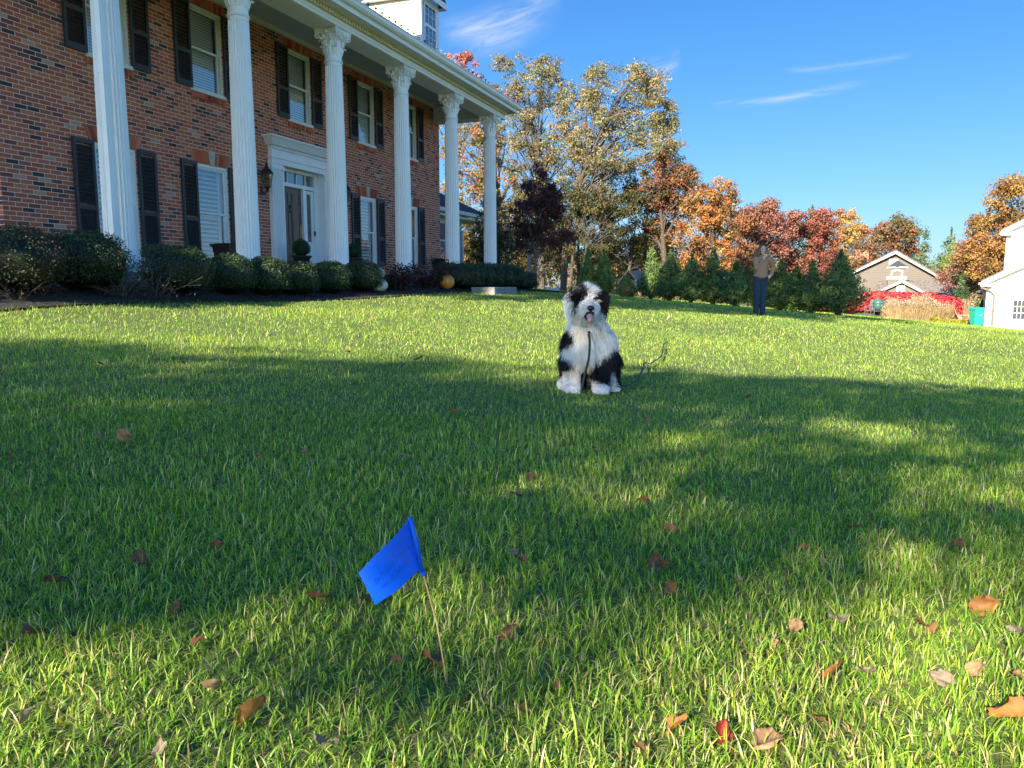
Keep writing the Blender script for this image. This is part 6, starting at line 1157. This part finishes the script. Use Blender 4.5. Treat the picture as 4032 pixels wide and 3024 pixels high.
RUSTW = pmat('rusty_wire', (.5, .33, .17), .6, .4, 60, metal=.3)
A1w = A1 + Vector((.004, .001, -.008)); MB().tube([tuple(A0 - base_), tuple(A1w - base_), tuple((A1w - base_) * .55 + Vector((.004, 0, 0))), (0, 0, -.02)], .0015, 6).build('wire', RUSTW, fl)
MB().lathe(tuple(A1w - base_), [(.001, -.006), (.005, -.003), (.0055, .003), (.001, .006)], 8).build('clip', FLB, fl)
def flag_text(txt, u0, u1, v0, v1):
    cu = bpy.data.curves.new('t', 'FONT'); cu.body = txt; cu.size = 1; to = bpy.data.objects.new('t', cu); C.objects.link(to); dg = bpy.context.evaluated_depsgraph_get(); dg.update(); me = bpy.data.meshes.new_from_object(to.evaluated_get(dg)); bpy.data.objects.remove(to)
    import bmesh
    bm_ = bmesh.new(); bm_.from_mesh(me); bmesh.ops.triangulate(bm_, faces=bm_.faces); bmesh.ops.subdivide_edges(bm_, edges=[e for e in bm_.edges if e.calc_length() > .12], cuts=1, use_grid_fill=False); bm_.to_mesh(me); bm_.free()
    co = np.array([v.co[:] for v in me.vertices]); x0, x1 = co[:, 0].min(), co[:, 0].max(); y0, y1 = co[:, 1].min(), co[:, 1].max()
    for v in me.vertices:
        # seen from the back of the film: the words read mirrored
        fx = (v.co.x - x0) / (x1 - x0); fy = (v.co.y - y0) / (y1 - y0); u = u0 + (u1 - u0) * fx; vv = v1 + (v0 - v1) * fy; v.co = FP(u, vv) + fn * .0009 - base_
    me.materials.clear(); me.materials.append(FLT); o = bpy.data.objects.new('lettering', me); C.objects.link(o); o.parent = fl
flag_text('invisible', .1, .86, .36, .55); flag_text('fence', .14, .6, .6, .76); flag_text('pet', .66, .8, .66, .78)

# ---------------------------------------------------------------- fallen leaves
def leaf_mesh(seed, kind):
    rg = np.random.default_rng(seed); nx, ny = 12, 9; V = []; curl = rg.uniform(.5, 1.8); fold = rg.uniform(.15, .8); tw = rg.uniform(-1, 1); wv = rg.uniform(.04, .13); asym = rg.uniform(-.3, .3); lobe = rg.uniform(0, .45)
    for i in range(nx + 1):
        t = i / nx; w = (math.sin(math.pi * t ** .8) ** .75) * .33 * (1 + (.1 if i % 2 else -.06)) + .004
        for j in range(ny):
            u = (j / (ny - 1) - .5) * 2; x = (t - .5) + .06 * abs(u) * math.sin(i * 1.9 + j); y = u * w * (1 + asym * u) * (1 - (lobe * max(0, math.sin(t * 9.5)) * abs(u))); z = fold * abs(y) + curl * .35 * (t - .5) ** 2 + wv * math.sin(7 * t + 3 * u + tw * 3) * abs(u) + tw * .3 * y * (t - .3)
            V.append((x, y, z))
    F = [(i * ny + j, i * ny + j + 1, (i + 1) * ny + j + 1, (i + 1) * ny + j) for i in range(nx) for j in range(ny - 1)]
    col = np.array(kind)[None] * rg.uniform(.75, 1.25, (len(V), 1)); vein = np.array([(abs((k % ny) - 4) < .5) for k in range(len(V))]); col[vein] *= 1.25
    n = len(V); V += [(-.5 - .03 * i, 0, .02 * i) for i in range(5)] + [(-.5 - .03 * i, .008, .02 * i) for i in range(5)]; F += [(n + i, n + i + 1, n + 6 + i, n + 5 + i) for i in range(4)]; col = np.concatenate([col, np.tile(np.array(kind) * .7, (10, 1))])
    return np.array(V), np.array(F), np.clip(col, 0, 1)
LK = {'orange': (.4, .17, .055), 'tan': (.4, .24, .13), 'brown': (.15, .075, .045), 'red': (.3, .05, .03), 'grey': (.26, .2, .15), 'rust': (.26, .11, .055)}
LM = {}
def fallen(qx, qy, wq, kind, lab=None, rz=None, stand=None):
    k = (kind, random.randrange(5))
    p = gp(qx, qy + wq * .2); size = wq * p.y / 1662 * 1.3; up = .022 if p.y < 3 else .035
    if k not in LM: V, F, c = leaf_mesh(hash(kind) % 1 + len(LM) * 7 + 3, LK[kind]); o = npmesh('fallen_leaf', V, F, LEAFM, col=c, smooth=True); LM[k] = o
    else: o = LM[k].copy(); C.objects.link(o)
    o.location = p + Vector((0, 0, up)); o.scale = (size,) * 3; st = stand if stand is not None else random.uniform(.2, 1.2)
    o.rotation_euler = (st * random.choice((-1, 1)) * .8 + .25, st * random.uniform(-.8, .8), rz if rz is not None else random.uniform(0, 6.28))
    o['label'] = lab or 'small dry fallen leaf lying in the lawn grass'; o['category'] = 'leaf'; o['group'] = 'fallen leaves on the lawn'
big = [(130, 1272, 52, 'brown', 'large dark brown leaf at the left, lying in shaded grass'), (690, 1308, 50, 'rust', 'large rust brown leaf left of the flag at its lower corner'), (790, 1308, 34, 'brown', 'dark brown leaf just below the tip of the blue flag'), (935, 1442, 66, 'rust', 'curled rust leaf pierced by the foot of the flag wire'), (545, 1557, 72, 'orange', 'wide orange leaf in the sunlit grass at the bottom left'), (1650, 1617, 84, 'tan', 'large pale tan leaf at the bottom edge, the widest one'), (1463, 1588, 54, 'orange', 'orange leaf standing on edge near the bottom, left of the red leaf'), (1555, 1608, 56, 'red', 'dark red leaf at the bottom, left of the large tan leaf'),
       (2185, 1567, 82, 'orange', 'big orange leaf cut by the right bottom edge'), (1803, 1470, 56, 'orange', 'tall orange tan leaf upright among straw at the lower right'), (1868, 1478, 40, 'grey', 'narrow grey brown leaf right of the tall orange one'), (2125, 1325, 52, 'orange', 'bright orange leaf at the far right in sun'), (1808, 1352, 40, 'grey', 'pale upright leaf in the sunlit grass right of centre'), (1718, 1378, 36, 'tan', 'crumpled tan leaf at the edge of the sunlit patch'), (1442, 1285, 38, 'orange', 'small bright orange leaf alone right of the flag'), (1412, 1222, 44, 'rust', 'rust leaf in the shade above the small bright orange one'), (220, 960, 24, 'tan', 'tan leaf in the left middle of the lawn'), (272, 956, 34, 'tan', 'long tan leaf right beside the other tan leaf at left'), (1098, 1385, 42, 'brown', 'brown leaf between the flag wire and the sunlit edge'), (2030, 1492, 46, 'grey', 'flat greyish leaf low at the right'), (2108, 1470, 40, 'tan', 'twisted tan leaf at the lower right'), (383, 1332, 34, 'rust', 'rusty leaf left of the flag in shaded grass'), (465, 1190, 30, 'rust', 'rusty upright leaf in the shade left of the flag top'), (308, 1218, 36, 'brown', 'dark curled leaf in the shaded left foreground'), (75, 1388, 50, 'brown', 'brown leaf at the left edge of the sunlit foreground'), (2065, 1190, 34, 'rust', 'slender rust leaf in the shade at the right'), (1447, 1155, 26, 'rust', 'small rust leaf right of the flag in the deep shade'), (2205, 1492, 50, 'tan', 'tan leaf touching the right edge of the photo'), (460, 1512, 44, 'tan', 'tan leaf left above the wide orange one'), (658, 990, 20, 'grey', 'whitish feathery leaf in the middle of the shaded lawn')]
for qx, qy, w, kd, lab in big: fallen(qx, qy, w, kd, lab)
for qx, qy, w in [(432, 1405, 32), (708, 1230, 22), (1145, 1040, 24), (1115, 1082, 24), (1105, 1205, 28), (1130, 1222, 18), (1842, 1155, 28), (1558, 1380, 24), (1668, 1410, 20), (2015, 1380, 32), (60, 1580, 40), (350, 1642, 44), (705, 1627, 50), (905, 1025, 14), (738, 805, 14), (905, 780, 20), (217, 797, 14), (395, 793, 12), (750, 768, 12), (1403, 920, 20), (1330, 925, 16), (1615, 865, 12), (1142, 835, 12), (1530, 1028, 12), (870, 1000, 12), (430, 1000, 14), (1990, 1370, 26), (1388, 1092, 26), (1440, 1235, 26), (1735, 1200, 20), (757, 1098, 20), (100, 885, 14), (518, 880, 14), (1130, 1560, 36), (1205, 1500, 26), (1600, 1270, 18), (880, 1285, 24), (1770, 1590, 34), (1380, 1640, 26), (860, 1450, 26), (150, 1480, 30), (1930, 1250, 20), (1300, 720, 8), (1010, 700, 9), (805, 690, 10), (1490, 740, 9), (1700, 745, 9), (1850, 725, 8), (1930, 790, 11), (1760, 832, 11), (560, 1000, 14), (20, 1000, 16), (2190, 1380, 28), (980, 900, 12)]:
    fallen(qx, qy, w, random.choice(['brown', 'tan', 'rust', 'rust', 'grey']))
